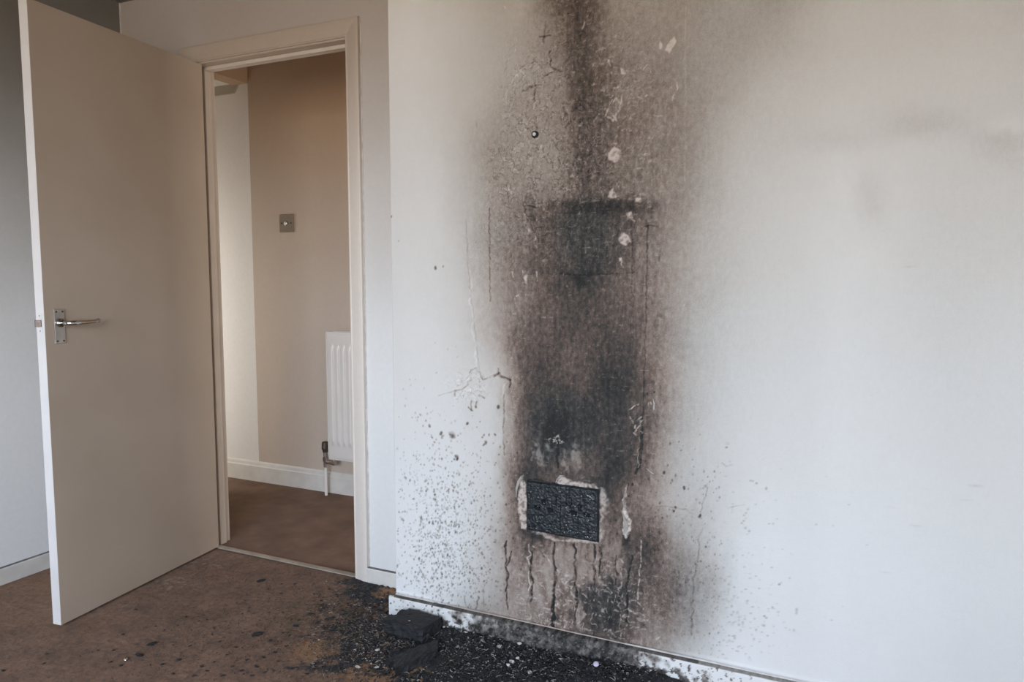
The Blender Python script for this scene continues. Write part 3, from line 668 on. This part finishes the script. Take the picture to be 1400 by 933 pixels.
# rim of bared plaster round the outlet
poly([(711,656),(714,651),(717,662),(719.5,668),(720,724),(713,723),(709,700),(708,676)], -.3, .0015, .8, soft=1.3, rough=4)
poly([(762,655),(768,652),(790,660),(816,664.5),(820,668),(780,665),(762,661)], -.3, .0015, .7, soft=1.2, rough=4)
poly([(822,668),(829,674),(832,690),(828,702),(823,700),(822.5,735),(820.5,740),(820.5,668)], -.25, .0012, .55, soft=3, rough=4)
poly([(727,727),(740,728),(760,738),(795,738),(818,742),(818,743.5),(785,741.5),(757,740),(738,731)], -.2, .0012, .5, soft=1.3, rough=3)
stroke([(722, 656), (760, 661)], 1.4, .3, -.001)
poly([(855,668),(857,664),(853,690),(860,705),(862,720),(856,738),(851,726),(854,712),(850,700),(852,684)], -.35, .002, .9, soft=1.2, rough=4)
poly([(852,728),(861,728),(861,748),(852,746)], .25, soft=3)
# the wall's shelf edge at the skirting: scuffed pale
soot = np.clip(soot, 0, 1); flake = np.clip(flake, 0, 1)
Y = -DB - relief - .0035 * np.exp(-((V - .078) / .004)**2)
Y[:, 0] = -DB + .001; Y[:, -1] = -DB
P = np.stack([U, Y, V], -1)
wb = empty('wall_breast', (XB, -DB, 0)); tag(wb, 'projecting white wall burnt black and brown above the outlet', kind='structure')
P[..., 0] -= XB; P[..., 1] += DB
grid_mesh('burnt_face', P, M['stained'], np.stack([soot, G_, flake], -1), wb)
bm = bmesh.new(); box(bm, .0004, .012, 0, XR - XB, DB, CH); box(bm, .0004, .0012, 0, .0016, .013, CH); done(bm, 'wall_core', M['wall_back'], wb)

# ------------------------------------------------------------------ its skirting, charred in the middle
hS = .0655; thS = .020; x0 = XB - .016
u_ = np.concatenate([np.arange(x0, 2.3, .003), np.arange(2.3, XR, .02)]); u_[-1] = XR
prof = [(0.0, .0)] + [(0.0, z) for z in np.linspace(.002, hS - .004, 24)] + [(.0015, hS - .001), (.004, hS), (.008, hS + .001), (.013, hS + .002), (.0185, hS + .003)]
prof = np.array(prof); Uq, J = np.meshgrid(u_, np.arange(len(prof)))
Vq = prof[J, 1]; Yq = -DB - thS + prof[J, 0]
sx, sy = survey(np.stack([Uq, Yq, Vq], -1))
n1 = fbm(Uq*28, Vq*28, 4, 400); n2 = fbm(Uq*80, Vq*80, 3, 410)
core = sst(610, 690, sx + 50*n1) * (1 - sst(845, 905, sx + 60*n1))
low = sst(.0, .6, (1 - Vq / hS) * 1.1 - .35 + n1)
n3_ = fbm(Uq*45, Vq*45, 5, 405)
ss = .03 + .08 * sst(.1, .5, n1) + core * (.64 + .3 * n2 + .25 * n1 + .22 * sst(.0, .06, n3_))
ss += .75 * low * sst(560, 620, sx) * (1 - sst(930, 1010, sx)) * (1 - core) * sst(.05, .12, n3_ + .28 * (1 - Vq/hS))
ss += .55 * sst(.30, .38, n2 + .1*n1) * (1 - sst(980, 1080, sx))
top = J >= 26; ss = np.where(~top, ss + .0, ss)
ss = np.where(top, np.maximum(ss, .68 + .2 * n1 + .12*n2), ss)
edge_l = (sx > 955) & top; ss = np.where(edge_l, .42 + .15*n2, ss)
fl_ = np.where(top, 0, .0) + .35 * core * sst(.28, .5, n2) * (1-top)
Yq = Yq - .0008 * n1 + .0012 * core * n2
bs = empty('baseboard_breast', (x0, -DB - thS, 0)); tag(bs, 'white skirting of the burnt wall, charred along its middle', kind='structure')
Pq = np.stack([Uq - x0, Yq + DB + thS, Vq], -1)
grid_mesh('board_face', Pq, M['stained'], np.clip(np.stack([ss, .75 + 0*ss, fl_], -1), 0, 1), bs)
bm = bmesh.new(); box(bm, 0, .0012, 0, .0165, thS, hS + .001); box(bm, .0165, .004, 0, XR - x0, thS, hS - .004); done(bm, 'board', M['skirt'], bs)
bm = bmesh.new()
pts = [(x0 + .017 + k * .05 - x0, thS - .003 + R.uniform(-.0004, .0004), hS + .0052 + R.uniform(-.0005, .0005)) for k in range(int((XR - XB) / .05))]
tube(bm, [q for q in pts if q[0] < .20], .0024, 6); tube(bm, [q for q in pts if q[0] > .80], .0024, 6); done(bm, 'caulk_bead', M['caulk'], bs)
bm = bmesh.new(); tube(bm, [q for q in pts if .18 < q[0] < .82], .0018, 6); o = done(bm, 'caulk_bead', M['plaster'], bs); o['label'] = 'scorched brown joint'

# ------------------------------------------------------------------ floor: worn, burnt carpet
def carpet_material():
    m, t, b = nodes('brown carpet, trodden and burnt')
    a = N(t, 'ShaderNodeAttribute', attribute_name='stain'); s = N(t, 'ShaderNodeSeparateColor'); t.links.new(a.outputs['Color'], s.inputs[0])
    n1 = noise(t, 9, 6, .6); n2 = noise(t, 420, 3, .7); n3 = noise(t, 45, 5, .65)
    base = ramp(t, n1.outputs['Fac'], [(.25, (.165, .088, .049)), (.5, (.235, .130, .075)), (.75, (.31, .180, .107))])
    n4 = noise(t, 120, 5, .7); n4b = ramp(t, n4.outputs['Fac'], [(.34, (.35, .33, .32)), (.44, (1, 1, 1)), (.62, (1, 1, 1)), (.74, (1.5, 1.5, 1.5))])
    g3 = ramp(t, n3.outputs['Fac'], [(.3, (.66, .64, .62)), (.7, (1.25, 1.25, 1.25))]); g2 = ramp(t, n2.outputs['Fac'], [(.3, (.7, .7, .7)), (.7, (1.25, 1.25, 1.25))])
    col = mixc(t, 1.0, mixc(t, 1.0, base.outputs[0], g3.outputs[0], 'MULTIPLY'), g2.outputs[0], 'MULTIPLY')
    col = mixc(t, 1.0, col, n4b.outputs[0], 'MULTIPLY')
    col = mixc(t, s.outputs[1], col, (.36, .19, .085)); col = mixc(t, s.outputs[2], col, (.44, .40, .36)); col = mixc(t, s.outputs[0], col, (.012, .012, .013))
    t.links.new(col, b.inputs['Base Color']); b.inputs['Roughness'].default_value = .95; b.inputs['Specular IOR Level'].default_value = .1
    b.inputs['Sheen Weight'].default_value = .15
    p = bump(t, b, n3.outputs['Fac'], .004, .8); bump(t, b, n2.outputs['Fac'], .003, 1, p)
    return m
M['carpet'] = carpet_material()
xf = np.concatenate([np.arange(XL - .05, 2.25, .0042), np.linspace(2.27, XR, 30)]); yf = np.concatenate([np.linspace(YF, -1.25, 40), np.arange(-1.24, T*.3, .0042)])
FX, FY = np.meshgrid(xf, yf)
fx, fy = survey(np.stack([FX, FY, 0*FX], -1))
behind = (FY < -1.3); fx = np.where(behind, -999, fx)
nA = fbm(FX*10, FY*10, 4, 500); nB = fbm(FX*40, FY*40, 4, 510); nC = fbm(FX*100, FY*100, 2, 520)
def fb(cx, cy, rx, ry): return np.exp(-(((fx - cx + 14*nA) / rx)**2 + ((fy - cy + 7*nA) / ry)**2)**1.3)
ch = fb(760, 910, 210, 62) + fb(620, 890, 90, 42) + fb(510, 805, 52, 26) + fb(560, 860, 70, 26) + fb(545, 905, 60, 30) + .8*fb(490, 890, 60, 16) + .8*fb(480, 860, 42, 12) + .55*fb(440, 832, 28, 8) + .6*fb(470, 915, 60, 10) + .4*fb(380, 915, 60, 8) + .8*fb(900, 925, 90, 30)
char = sst(.42, .72, ch + .35*nB + .25*nA)
scat = sst(.36, .62, nB) * np.clip(fb(420, 850, 150, 75) + .6*fb(300, 850, 180, 60) + .5*fb(250, 905, 220, 50), 0, 1)
char = np.clip(char + .75 * scat + .18*fb(180, 880, 240, 60)*sst(0, .5, nA), 0, .97)
char = np.clip(char + .5 * np.exp(-((fx - 300)/60)**2 - ((fy - 762)/18)**2) * sst(-.2, .4, nA) * .5, 0, .97)
ora = np.clip(fb(432, 890, 36, 13) + fb(530, 812, 24, 9) + .9*fb(505, 922, 40, 12) + .8*fb(575, 925, 20, 10) + .9*fb(650, 925, 24, 8) + .35*fb(90, 800, 90, 22) + .25*fb(60, 840, 110, 25) + .4*fb(505, 790, 14, 5), 0, 1)
ora = np.clip(ora * 1.5, 0, 1) * sst(-.45, .0, nB + .1); char *= 1 - .85 * sst(.4, .8, ora)
ash = np.clip(.7*fb(238, 800, 30, 10) * sst(.05, .35, nB) + .6*fb(280, 770, 26, 8) * sst(.1, .4, nB) + .35*fb(120, 830, 90, 14)*sst(.0, .5, nB), 0, 1)
Zf = .0022*nB + .0012*nC + .006 * sst(.2, .8, ch) * (.5 + nB) - .003 * sst(.4, .8, ora)
Zf = np.where(behind, 0, Zf) - .0015
fo = grid_mesh('floor', np.stack([FX, FY, Zf], -1), M['carpet'], np.clip(np.stack([char, ora, ash], -1), 0, 1))
tag(fo, 'brown carpet, scorched black by the burnt wall', kind='structure')
bm = bmesh.new(); box(bm, -2.0, .024, -.05, 2.4, YH + .1, -.0005)
M['hall_carpet'] = simple('hall carpet', (.27, .18, .135), (.18, .12, .088), 7, .95, bmp=.003, bscale=300, spec=.1)
tag(done(bm, 'floor_hall', M['hall_carpet']), 'grey brown hall carpet', kind='structure')
bm = bmesh.new(); box(bm, XL - .1, YF - .1, -.06, XR + .1, .024, -.012)
tag(done(bm, 'floor_base', M['char']), kind='structure')

# ------------------------------------------------------------------ charred double outlet
ox0, ox1, oz0, oz1 = 1.5375, 1.7695, .3625, .522
so = empty('double_outlet', ((ox0+ox1)/2, -DB, (oz0+oz1)/2)); tag(so, 'charred black double power outlet in the scorched wall', 'power outlet')
hw, hh = (ox1-ox0)/2, (oz1-oz0)/2
uu, vv = np.meshgrid(np.linspace(-hw, hw, 130), np.linspace(-hh, hh, 92))
ed = np.minimum(np.minimum(uu + hw, hw - uu), np.minimum(vv + hh, hh - vv))
yy = -.004 - .007 * sst(0, .006, ed) - .0022 * fbm(uu*40, vv*40, 4, 600) - .0012 * fbm(uu*130, vv*130, 3, 610)
for hx in (-.058, .058):                       # sagged sockets
    for dx, dz, wx_, wz_ in ((0, .018, .005, .008), (-.021, -.002, .009, .005), (.021, -.002, .009, .005)):
        yy += .007 * np.exp(-(((uu - hx - dx) / wx_)**4 + ((vv - dz) / wz_)**4))
yy -= .0025 * np.exp(-((uu + 0.0)/.0015)**2); yy += .002*np.exp(-((np.abs(uu - .022) + 0*vv - .0)/.002)**2)*sst(0, .02, vv)
wv = vv + .004 * sst(.0, .03, ed) * fbm(uu*25, vv*25, 2, 620) + .006 * np.where(vv < -hh*.8, np.clip((-uu + .0) / hw, 0, 1), 0)
grid_mesh('plate', np.stack([uu, yy, wv], -1), M['plastic_burnt'], parent=so)
bm = bmesh.new(); box(bm, -hw + .003, -.004, -hh + .006, hw - .003, .004, hh - .003); done(bm, 'back_box', M['hole'], so)
for hx in (-.058, .058):
    for dx, dz, a, b_ in ((0, .018, .0035, .006), (-.021, -.002, .006, .0035), (.021, -.002, .006, .0035)):
        bm = bmesh.new(); box(bm, hx+dx-a, -.0095, dz-b_, hx+dx+a, -.003, dz+b_); done(bm, 'socket_hole', M['hole'], so)
for hx in (-.024, .024):
    bm = bmesh.new(); box(bm, hx - .009, -.0165, .020, hx + .009, -.009, .044, .003, 3)
    for v_ in bm.verts: v_.co += Vector((R.uniform(-1, 1), R.uniform(-1, 1), R.uniform(-1, 1))) * .0007; v_.co.z += .1 * abs(v_.co.x - hx)
    done(bm, 'rocker_switch', M['plastic_burnt'], so, True)
def shard(bm, c, r, nrm_up=True, flat=.25):
    """a small irregular flat chip"""
    n = R.choice((4, 5, 5, 6)); a0 = R.uniform(0, 6.28); c = Vector(c); A = []; B = []
    ax = Vector((R.gauss(0, .35), R.gauss(0, .35), 1)) if nrm_up else Vector((R.gauss(0, .35), -1, R.gauss(0, .35)))
    ax.normalize(); e1 = ax.cross(Vector((.3, .2, .9)) if not nrm_up else Vector((1, .2, .1))).normalized(); e2 = ax.cross(e1); st = R.uniform(.45, 1)
    for k in range(n):
        t = a0 + 6.283 * k / n; rr = r * R.uniform(.65, 1.15); q = c + e1 * math.cos(t) * rr + e2 * math.sin(t) * rr * st
        A.append(bm.verts.new(q - ax * r * flat * .5)); B.append(bm.verts.new(q + ax * r * flat * .5 + ax * R.uniform(-.1, .25) * r))
    for k in range(n): bm.faces.new((A[k], A[(k+1) % n], B[(k+1) % n], B[k]))
    bm.faces.new(A[::-1]); bm.faces.new(B)
bm = bmesh.new()
for k in range(70):
    x = R.uniform(-hw*.9, hw*.92); z = R.uniform(-hh*.85, hh*.8)
    if R.random() < .5: x = R.uniform(-.02, hw*.9); z = R.uniform(-hh*.85, -.0)
    shard(bm, (x, -.0135, z), R.uniform(.0009, .0024), False)
for k in range(8): shard(bm, (.03 + k*.007, -.0135, hh*.62 - k*.0065), .0015, False)
for k in range(5): shard(bm, (hw*.72 + k*.004, -.0135, hh*.74 - (k**2)*.0006), .0028, False)
o = done(bm, 'ash_flecks', M['flake_grey'], so); o['kind'] = 'stuff'

# curled paint strips standing off the wall (parts of the wall)
def strip(pts, wd, lift, name='peeling_paint'):
    bm = bmesh.new(); A = []; B = []
    for i, (x, y) in enumerate(pts):
        q = on_plane(x, y, 1, -DB); w_ = wd[i] if hasattr(wd, '__len__') else wd; lf = lift * math.sin(math.pi * i / (len(pts) - 1)) + .001
        A.append((q[0] - w_/2, -lf*.25 - .0012, q[2])); B.append((q[0] + w_/2, -lf - .0012, q[2] + R.uniform(-.002, .002)))
    A = [bm.verts.new((x - XB, y, z)) for x, y, z in A]; B = [bm.verts.new((x - XB, y, z)) for x, y, z in B]
    for k in range(len(A) - 1): bm.faces.new((A[k], A[k+1], B[k+1], B[k]))
    bmesh.ops.solidify(bm, geom=bm.faces[:], thickness=.0008)
    done(bm, name, M['flake'], wb)
strip([(857, 668), (854, 678), (853, 688), (856, 696), (859, 703)], [.002, .004, .006, .007, .002], .006)
strip([(851, 700), (854, 708), (857, 716), (856, 724), (852, 731)], [.002, .008, .013, .012, .003], .008)
strip([(713, 651), (710, 658), (707, 668), (706, 680)], [.003, .011, .009, .003], .007)
strip([(856, 728), (857, 736)], [.008, .003], .004); strip([(768, 650), (763, 655), (760, 660)], [.010, .007, .003], .006)
strip([(893, 545), (895, 552), (894, 560)], [.001, .006, .004], .004); strip([(884, 640), (893, 648)], [.004, .008], .004)
strip([(838, 136), (834, 144), (832, 152)], [.003, .005, .003], .005); strip([(840, 158), (843, 166)], [.010, .004], .004)
# ash clot under the black spot
ac = bmesh.new()
for k in range(14):
    q = on_plane(R.gauss(764, 5), R.gauss(603, 2.4), 1, -DB); shard(ac, (q[0] - XB, -.002, q[2]), R.uniform(.0015, .0032), False)
o = done(ac, 'ash_clot', M['flake_grey'], wb); o['kind'] = 'stuff'

# screw left in the wall
q = on_plane(731.5, 184, 1, -DB)
ws = empty('wall_screw', (q[0], -DB, q[2])); tag(ws, 'pale screw head in a dark ring high on the blistered wall', 'screw')
bm = bmesh.new(); tube(bm, [(0, .001, 0), (0, -.004, 0), (0, -.006, 0)], [.0115, .0095, .0075], 16); done(bm, 'wall_plug', M['char'], ws, True)
bm = bmesh.new(); tube(bm, [(0, -.004, 0), (0, -.008, 0), (0, -.010, 0)], [.0052, .0052, .0035], 12); done(bm, 'screw_head', M['flake'], ws, True)

# ------------------------------------------------------------------ things on the floor
def fl_pt(x, y, z=0): return on_plane(x, y, 2, z)
def rough_block(name, poly2, h, mats, label, cat, seed, tilt=0.0, cuts=10):
    """a charred slab with crumbly faces"""
    bm = bmesh.new(); A = [bm.verts.new((x, y, -.004)) for x, y in poly2]; B = [bm.verts.new((x, y, h + tilt * (i in (0, 1)))) for i, (x, y) in enumerate(poly2)]
    n = len(A)
    for k in range(n): bm.faces.new((A[k], A[(k+1) % n], B[(k+1) % n], B[k]))
    bm.faces.new(A[::-1]); bm.faces.new(B)
    bmesh.ops.subdivide_edges(bm, edges=bm.edges[:], cuts=cuts, use_grid_fill=True)
    bm.normal_update()
    co = np.array([v.co[:] for v in bm.verts]); nn = fbm(co[:,0]*30 + co[:,2]*22, co[:,1]*30 + co[:,2]*17, 4, seed); n2 = fbm(co[:,0]*90 + co[:,2]*60, co[:,1]*90, 3, seed + 9)
    for v, a, b_ in zip(bm.verts, nn, n2): v.co += v.normal * (a * .010 + b_ * .0045)
    cx = sum(p[0] for p in poly2) / n; cy = sum(p[1] for p in poly2) / n
    bmesh.ops.translate(bm, verts=bm.verts, vec=(-cx, -cy, 0))
    t = done(bm, name, mats); t.location = (cx, cy, 0); tag(t, label, cat); return t
def P2(*pp): return [tuple(fl_pt(*p)[:2]) for p in pp]
b1 = rough_block('charred_block', P2((526, 868), (578, 882), (603, 866), (560, 852)), .052, M['char'], 'black charred block against the left end of the skirting', 'charred block', 700)
b1.rotation_euler = (0, 0, 0)
b2 = rough_block('charred_slab', P2((540, 928), (600, 900), (598, 888), (540, 908)), .030, M['char_grey'], 'flat dark charred slab lying in front of the charred block', 'charred slab', 720)

# the heap of burnt debris: ground of char granules and curled strands, nobody could count them
def heap_h(x, y):
    a, b_ = survey(np.array([x, y, 0.0])); h = 0
    for cx, cy, rx, ry, k in ((760, 925, 180, 42, .024), (640, 878, 70, 26, .018), (545, 868, 50, 22, .012), (880, 930, 80, 26, .016), (510, 810, 42, 18, .006), (500, 900, 60, 16, .006)):
        h += k * math.exp(-(((a - cx) / rx)**2 + ((b_ - cy) / ry)**2))
    return h
gx = np.arange(.88, 2.2, .007); gy = np.arange(-.80, -.195, .007); HX, HY = np.meshgrid(gx, gy)
ha, hb = survey(np.stack([HX, HY, 0*HX], -1)); hz = 0
for cx, cy, rx, ry, k in ((760, 925, 180, 42, .024), (640, 878, 70, 26, .018), (545, 868, 50, 22, .012), (880, 930, 80, 26, .016), (510, 810, 42, 18, .006), (500, 900, 60, 16, .006)):
    hz = hz + k * np.exp(-(((ha - cx) / rx)**2 + ((hb - cy) / ry)**2))
hz = hz * (.85 + .7 * fbm(HX*22, HY*22, 3, 800)) + .004 * fbm(HX*70, HY*70, 3, 810) * sst(.003, .012, hz) - .0075
hz = np.clip(hz, -.006, None)
hp = grid_mesh('burnt_debris', np.stack([HX, HY, hz], -1), M['char'])
tag(hp, 'heap of black burnt crumbs along the foot of the scorched wall', 'ash', kind='stuff')
def hgt(x, y):
    i = int(round((y + .80) / .007)); j = int(round((x - .88) / .007))
    if 0 <= i < hz.shape[0] and 0 <= j < hz.shape[1]: return max(hz[i, j], 0.0)
    return 0.0
def inblock(x, y): 
    for b_, hx, hy in ((b1, .075, .06), (b2, .08, .06)):
        if abs(x - b_.location.x) < hx and abs(y - b_.location.y) < hy: return True
    return False
def rnd_char():
    while True:
        z_ = R.random()
        if z_ < .62: a, b_ = R.gauss(745, 110), R.gauss(905, 28)
        elif z_ < .82: a, b_ = R.gauss(520, 45), R.gauss(850, 28)
        else: a, b_ = R.gauss(600, 80), R.gauss(900, 25)
        if not (425 < a < 1010 and 780 < b_ < 960): continue
        q = fl_pt(a, b_)
        if q[1] > -DB - .026 and q[0] > XB - .03: continue
        if q[1] > -.02: continue
        return q[0], q[1]
def strands(name, n, mat, l0, l1, w0, rad, label, spread=None):
    V_, F_ = [], []
    for k in range(n):
        x, y = rnd_char() if spread is None else spread()
        if inblock(x, y) and R.random() < .8: continue
        z = hgt(x, y) + R.uniform(.0006, .007); a = R.uniform(0, 6.28); cv = R.gauss(0, 2.6); L = R.uniform(l0, l1); m_ = 4; pz = R.uniform(-.35, .5)
        base = len(V_); w_ = R.uniform(w0*.6, w0*1.3)
        for i in range(m_):
            V_ += [(x - math.sin(a)*w_, y + math.cos(a)*w_, z), (x + math.sin(a)*w_, y - math.cos(a)*w_, z + w_*.4), (x, y, z + w_*1.5)]
            x += math.cos(a)*L/(m_-1); y += math.sin(a)*L/(m_-1); z = max(z + pz*L/(m_-1), .001); a += cv*.5; pz -= .35
        for i in range(m_ - 1):
            o_ = base + i*3
            for c in range(3): F_.append((o_ + c, o_ + (c+1) % 3, o_ + 3 + (c+1) % 3, o_ + 3 + c))
    # keep clear of the skirting face
    V_ = [(v[0], min(v[1], -DB - .023) if v[0] > XB - .03 else v[1], v[2]) for v in V_]
    me = bpy.data.meshes.new(name); me.from_pydata(V_, [], F_); me.update()
    return tag(put(name, me, mat), label, 'debris', kind='stuff')
strands('burnt_strands', 5200, M['char_grey'], .006, .020, .0012, 0, 'black curled strands over the burnt heap')
strands('pale_strands', 1050, M['strand'], .005, .018, .0009, 0, 'thin pale curled fibres scattered over the black heap')
def sp_brown():
    while True:
        a, b_ = R.gauss(470, 60), R.gauss(868, 34)
        if a < 350 or b_ < 795: continue
        q = fl_pt(a, b_)
        if q[1] > -.03 or (q[1] > -DB - .03 and q[0] > XB - .03): continue
        return q[0], q[1]
strands('scorched_carpet_fibres', 1900, M['strand_brown'], .006, .018, .0010, 0, 'singed brown carpet fibres at the edge of the burnt patch', sp_brown)
bm = bmesh.new()
for k in range(1300):
    x, y = rnd_char()
    if inblock(x, y): continue
    shard(bm, (x, y, hgt(x, y) + R.uniform(.001, .005)), R.uniform(.0007, .0019))
tag(done(bm, 'ash_specks', M['flake_grey']), 'tiny grey ash specks over the black heap', 'ash', kind='stuff')

# white flakes lying on the black heap: each a thing
WF = [(660.5,879.5,13,'largest torn white flake on the black heap, left of centre'), (673,871,7,'small bright white flake just above the largest torn flake'), (630,865,5,'white flake against the charred skirting foot'), (637,864,5,None), (682,888,8,'hooked white flake right of the largest torn flake'),
      (710,882,7,'white flake at the foot of the skirting, above the grey ash cluster'), (648,868,4,None), (640,872,4,None), (767,905,7,'grey white triangular flake in the middle of the heap'), (796,911,9,'bright narrow white flake left of the lilac disc'), (725,922,9,'broad grey white flake low in the heap'),
      (697,895,5,None), (700,908,6,None), (708,903,5,None), (695,912,5,None), (716,909,5,None), (703,917,5,None), (718,916,4,None), (575,921,3,None), (592,922,3,None), (625,887,5,None), (641,883,4,None), (583,875,5,'pale curled flake below the charred block'), (516,891,7,'white curl on the black carpet left of the charred slab'),
      (522,895,4,None), (507,909,4,None), (515,914,7,'pale sliver beside the rust coloured underlay'), (491,826,4,None), (505,832,4,None), (439,832,3,None), (436,876,3,None), (465,903,3,None), (502,905,4,None), (490,914,8,'long pale sliver on the black carpet, bottom left of the heap'), (845,917,4,None), (842,908,3,None), (608,855,4,None), (560,850,4,'white chip on top of the charred block'), (663,853,5,None), (748,889,3,None)]
for i, (a, b_, s, lab) in enumerate(WF):
    q = fl_pt(a, b_, .012 if a > 600 else .004)
    onb = inblock(q[0], q[1])
    if i == 37: q = fl_pt(a, b_, .056)
    bm = bmesh.new(); n = 7; r_ = s / 2 / 470; A = []
    th0 = R.uniform(-.4, .4)
    for k in range(n):
        t = 6.283*k/n; rr = r_ * R.uniform(.7, 1.2); xx = math.cos(t)*rr*1.25; yy_ = math.sin(t)*rr*.8
        A.append(bm.verts.new((xx, yy_, .0015 + .25*abs(xx) + .15*yy_)))
    bm.faces.new(A); bmesh.ops.solidify(bm, geom=bm.faces[:], thickness=.0011)
    o = done(bm, 'plaster_flake', M['flake']); zz = (.056 if i == 37 else hgt(q[0], q[1]) + .004)
    if i != 37 and q[1] > -DB - .030 and q[0] > XB - .03: q[1] = -DB - .030
    o.location = (q[0], q[1], zz); o.rotation_euler = (R.uniform(-.2, .5), R.uniform(-.2, .2), R.uniform(0, 3))
    if lab is None:
        lab = ('tiny white flake at the foot of the charred skirting' if b_ < 874 and a > 600 else 'tiny pale flake in the grey ash cluster in the middle of the heap' if 690 < a < 720
               else 'tiny pale flake on the black carpet left of the charred block' if a < 545 else 'tiny pale flake low on the black heap between the charred slab and the ash cluster' if a < 690
               else 'tiny pale flake on the black heap beside the lilac disc')
    tag(o, lab, 'flake', 'white flakes on the burnt debris')
q = fl_pt(815, 913, .02); bm = bmesh.new()
tube(bm, [(0, 0, -.002), (0, 0, .001), (0, 0, .003)], [.0075, .0085, .006], 14)
o = done(bm, 'plastic_disc', M['lilac'], None, True); o.location = (q[0], q[1], hgt(q[0], q[1]) + .008); o.rotation_euler = (.6, .1, 0); tag(o, 'small round lilac plastic disc on the black heap near the skirting', 'disc')

# charcoal crumbs on the carpet: each a thing
CR = [(357,795,9), (403,799,4), (440,822,5), (409,806,3), (352,869,11), (425,841,8), (398,848,4), (408,849,4), (405,857,7), (432,858,3), (387,866,3), (393,866,3), (452,847,10), (370,877,6), (332,866,3), (322,886,4), (351,912,5), (338,903,4), (384,812,4), (367,806,3), (419,828,3), (368,838,3),
      (341,832,3), (331,840,3), (386,838,3), (402,831,3), (395,870,4), (412,872,4), (300,878,4), (310,896,3), (330,918,5), (208,882,8), (190,897,8), (151,906,4), (165,911,5), (155,890,4), (134,890,3), (168,868,4), (186,834,3), (64,895,4), (5,918,6), (60,908,4), (245,903,6), (237,922,4), (222,909,4), (260,884,4),
      (278,842,3), (283,848,3), (255,844,3), (243,856,3), (225,862,3), (290,868,3), (213,857,3), (276,912,5), (293,906,4), (283,918,4), (265,925,4), (304,925,5), (345,925,5), (318,912,4), (360,900,4), (377,893,5), (392,884,4), (408,884,4), (420,870,5), (445,875,5), (380,905,4), (398,915,5), (420,922,4), (362,920,4),
      (430,790,3), (408,786,3), (385,799,3), (450,806,4), (460,814,4), (470,836,5), (436,851,4), (442,865,4), (455,862,4), (475,880,5)]
for i, (a, b_, s) in enumerate(CR):
    q = fl_pt(a, b_); bm = bmesh.new(); r_ = s / 2 / 480
    bmesh.ops.create_icosphere(bm, subdivisions=1 if s < 7 else 2, radius=r_)
    for v_ in bm.verts: v_.co *= R.uniform(.6, 1.3); v_.co.x *= 1.7; v_.co.y *= .7; v_.co.z *= .55
    o = done(bm, 'charcoal_crumb', M['char']); o.location = (q[0], q[1], r_ * .3); o.rotation_euler = (0, 0, .44 + R.uniform(-.5, .7))
    lab = {0: 'black charcoal crumb on the carpet nearest the threshold strip', 4: 'largest dark charcoal crumb on the brown carpet, left of the rust patch', 12: 'long charcoal crumb at the left edge of the black patch', 31: 'lone charcoal crumb on the carpet below the open door'}.get(i, 'small black charcoal crumb on the carpet near the threshold strip' if b_ < 815 and a > 300 else 'small black charcoal crumb on the carpet at the black patch\'s edge' if a > 425 else 'small black charcoal crumb on the carpet in front of the open door' if a < 200 else 'small black charcoal crumb at the front of the carpet, left of the rust patch' if b_ > 880 else 'small black charcoal crumb on the open carpet before the doorway')
    tag(o, lab, 'crumb', 'charcoal crumbs on the carpet')
bm = bmesh.new()
for k in range(1500):
    a, b_ = R.gauss(350, 90), R.gauss(875, 45)
    if not (0 < a < 520 and 780 < b_ < 960): continue
    q = fl_pt(a, b_); shard(bm, (q[0], q[1], .002), R.uniform(.0009, .0026))
tag(done(bm, 'charcoal_dust', M['char']), 'fine black charcoal grit over the brown carpet', 'ash', kind='stuff')
q = fl_pt(172, 903); bm = bmesh.new(); tube(bm, [(0, 0, 0), (0, 0, .0035), (0, 0, .0048)], [.006, .006, .003], 12)
o = done(bm, 'loose_screw_head', M['chrome'], None, True); o.location = (q[0], q[1], .0005); o.rotation_euler = (.3, 0, 0); tag(o, 'shiny silver screw head on the carpet below the open door', 'screw')
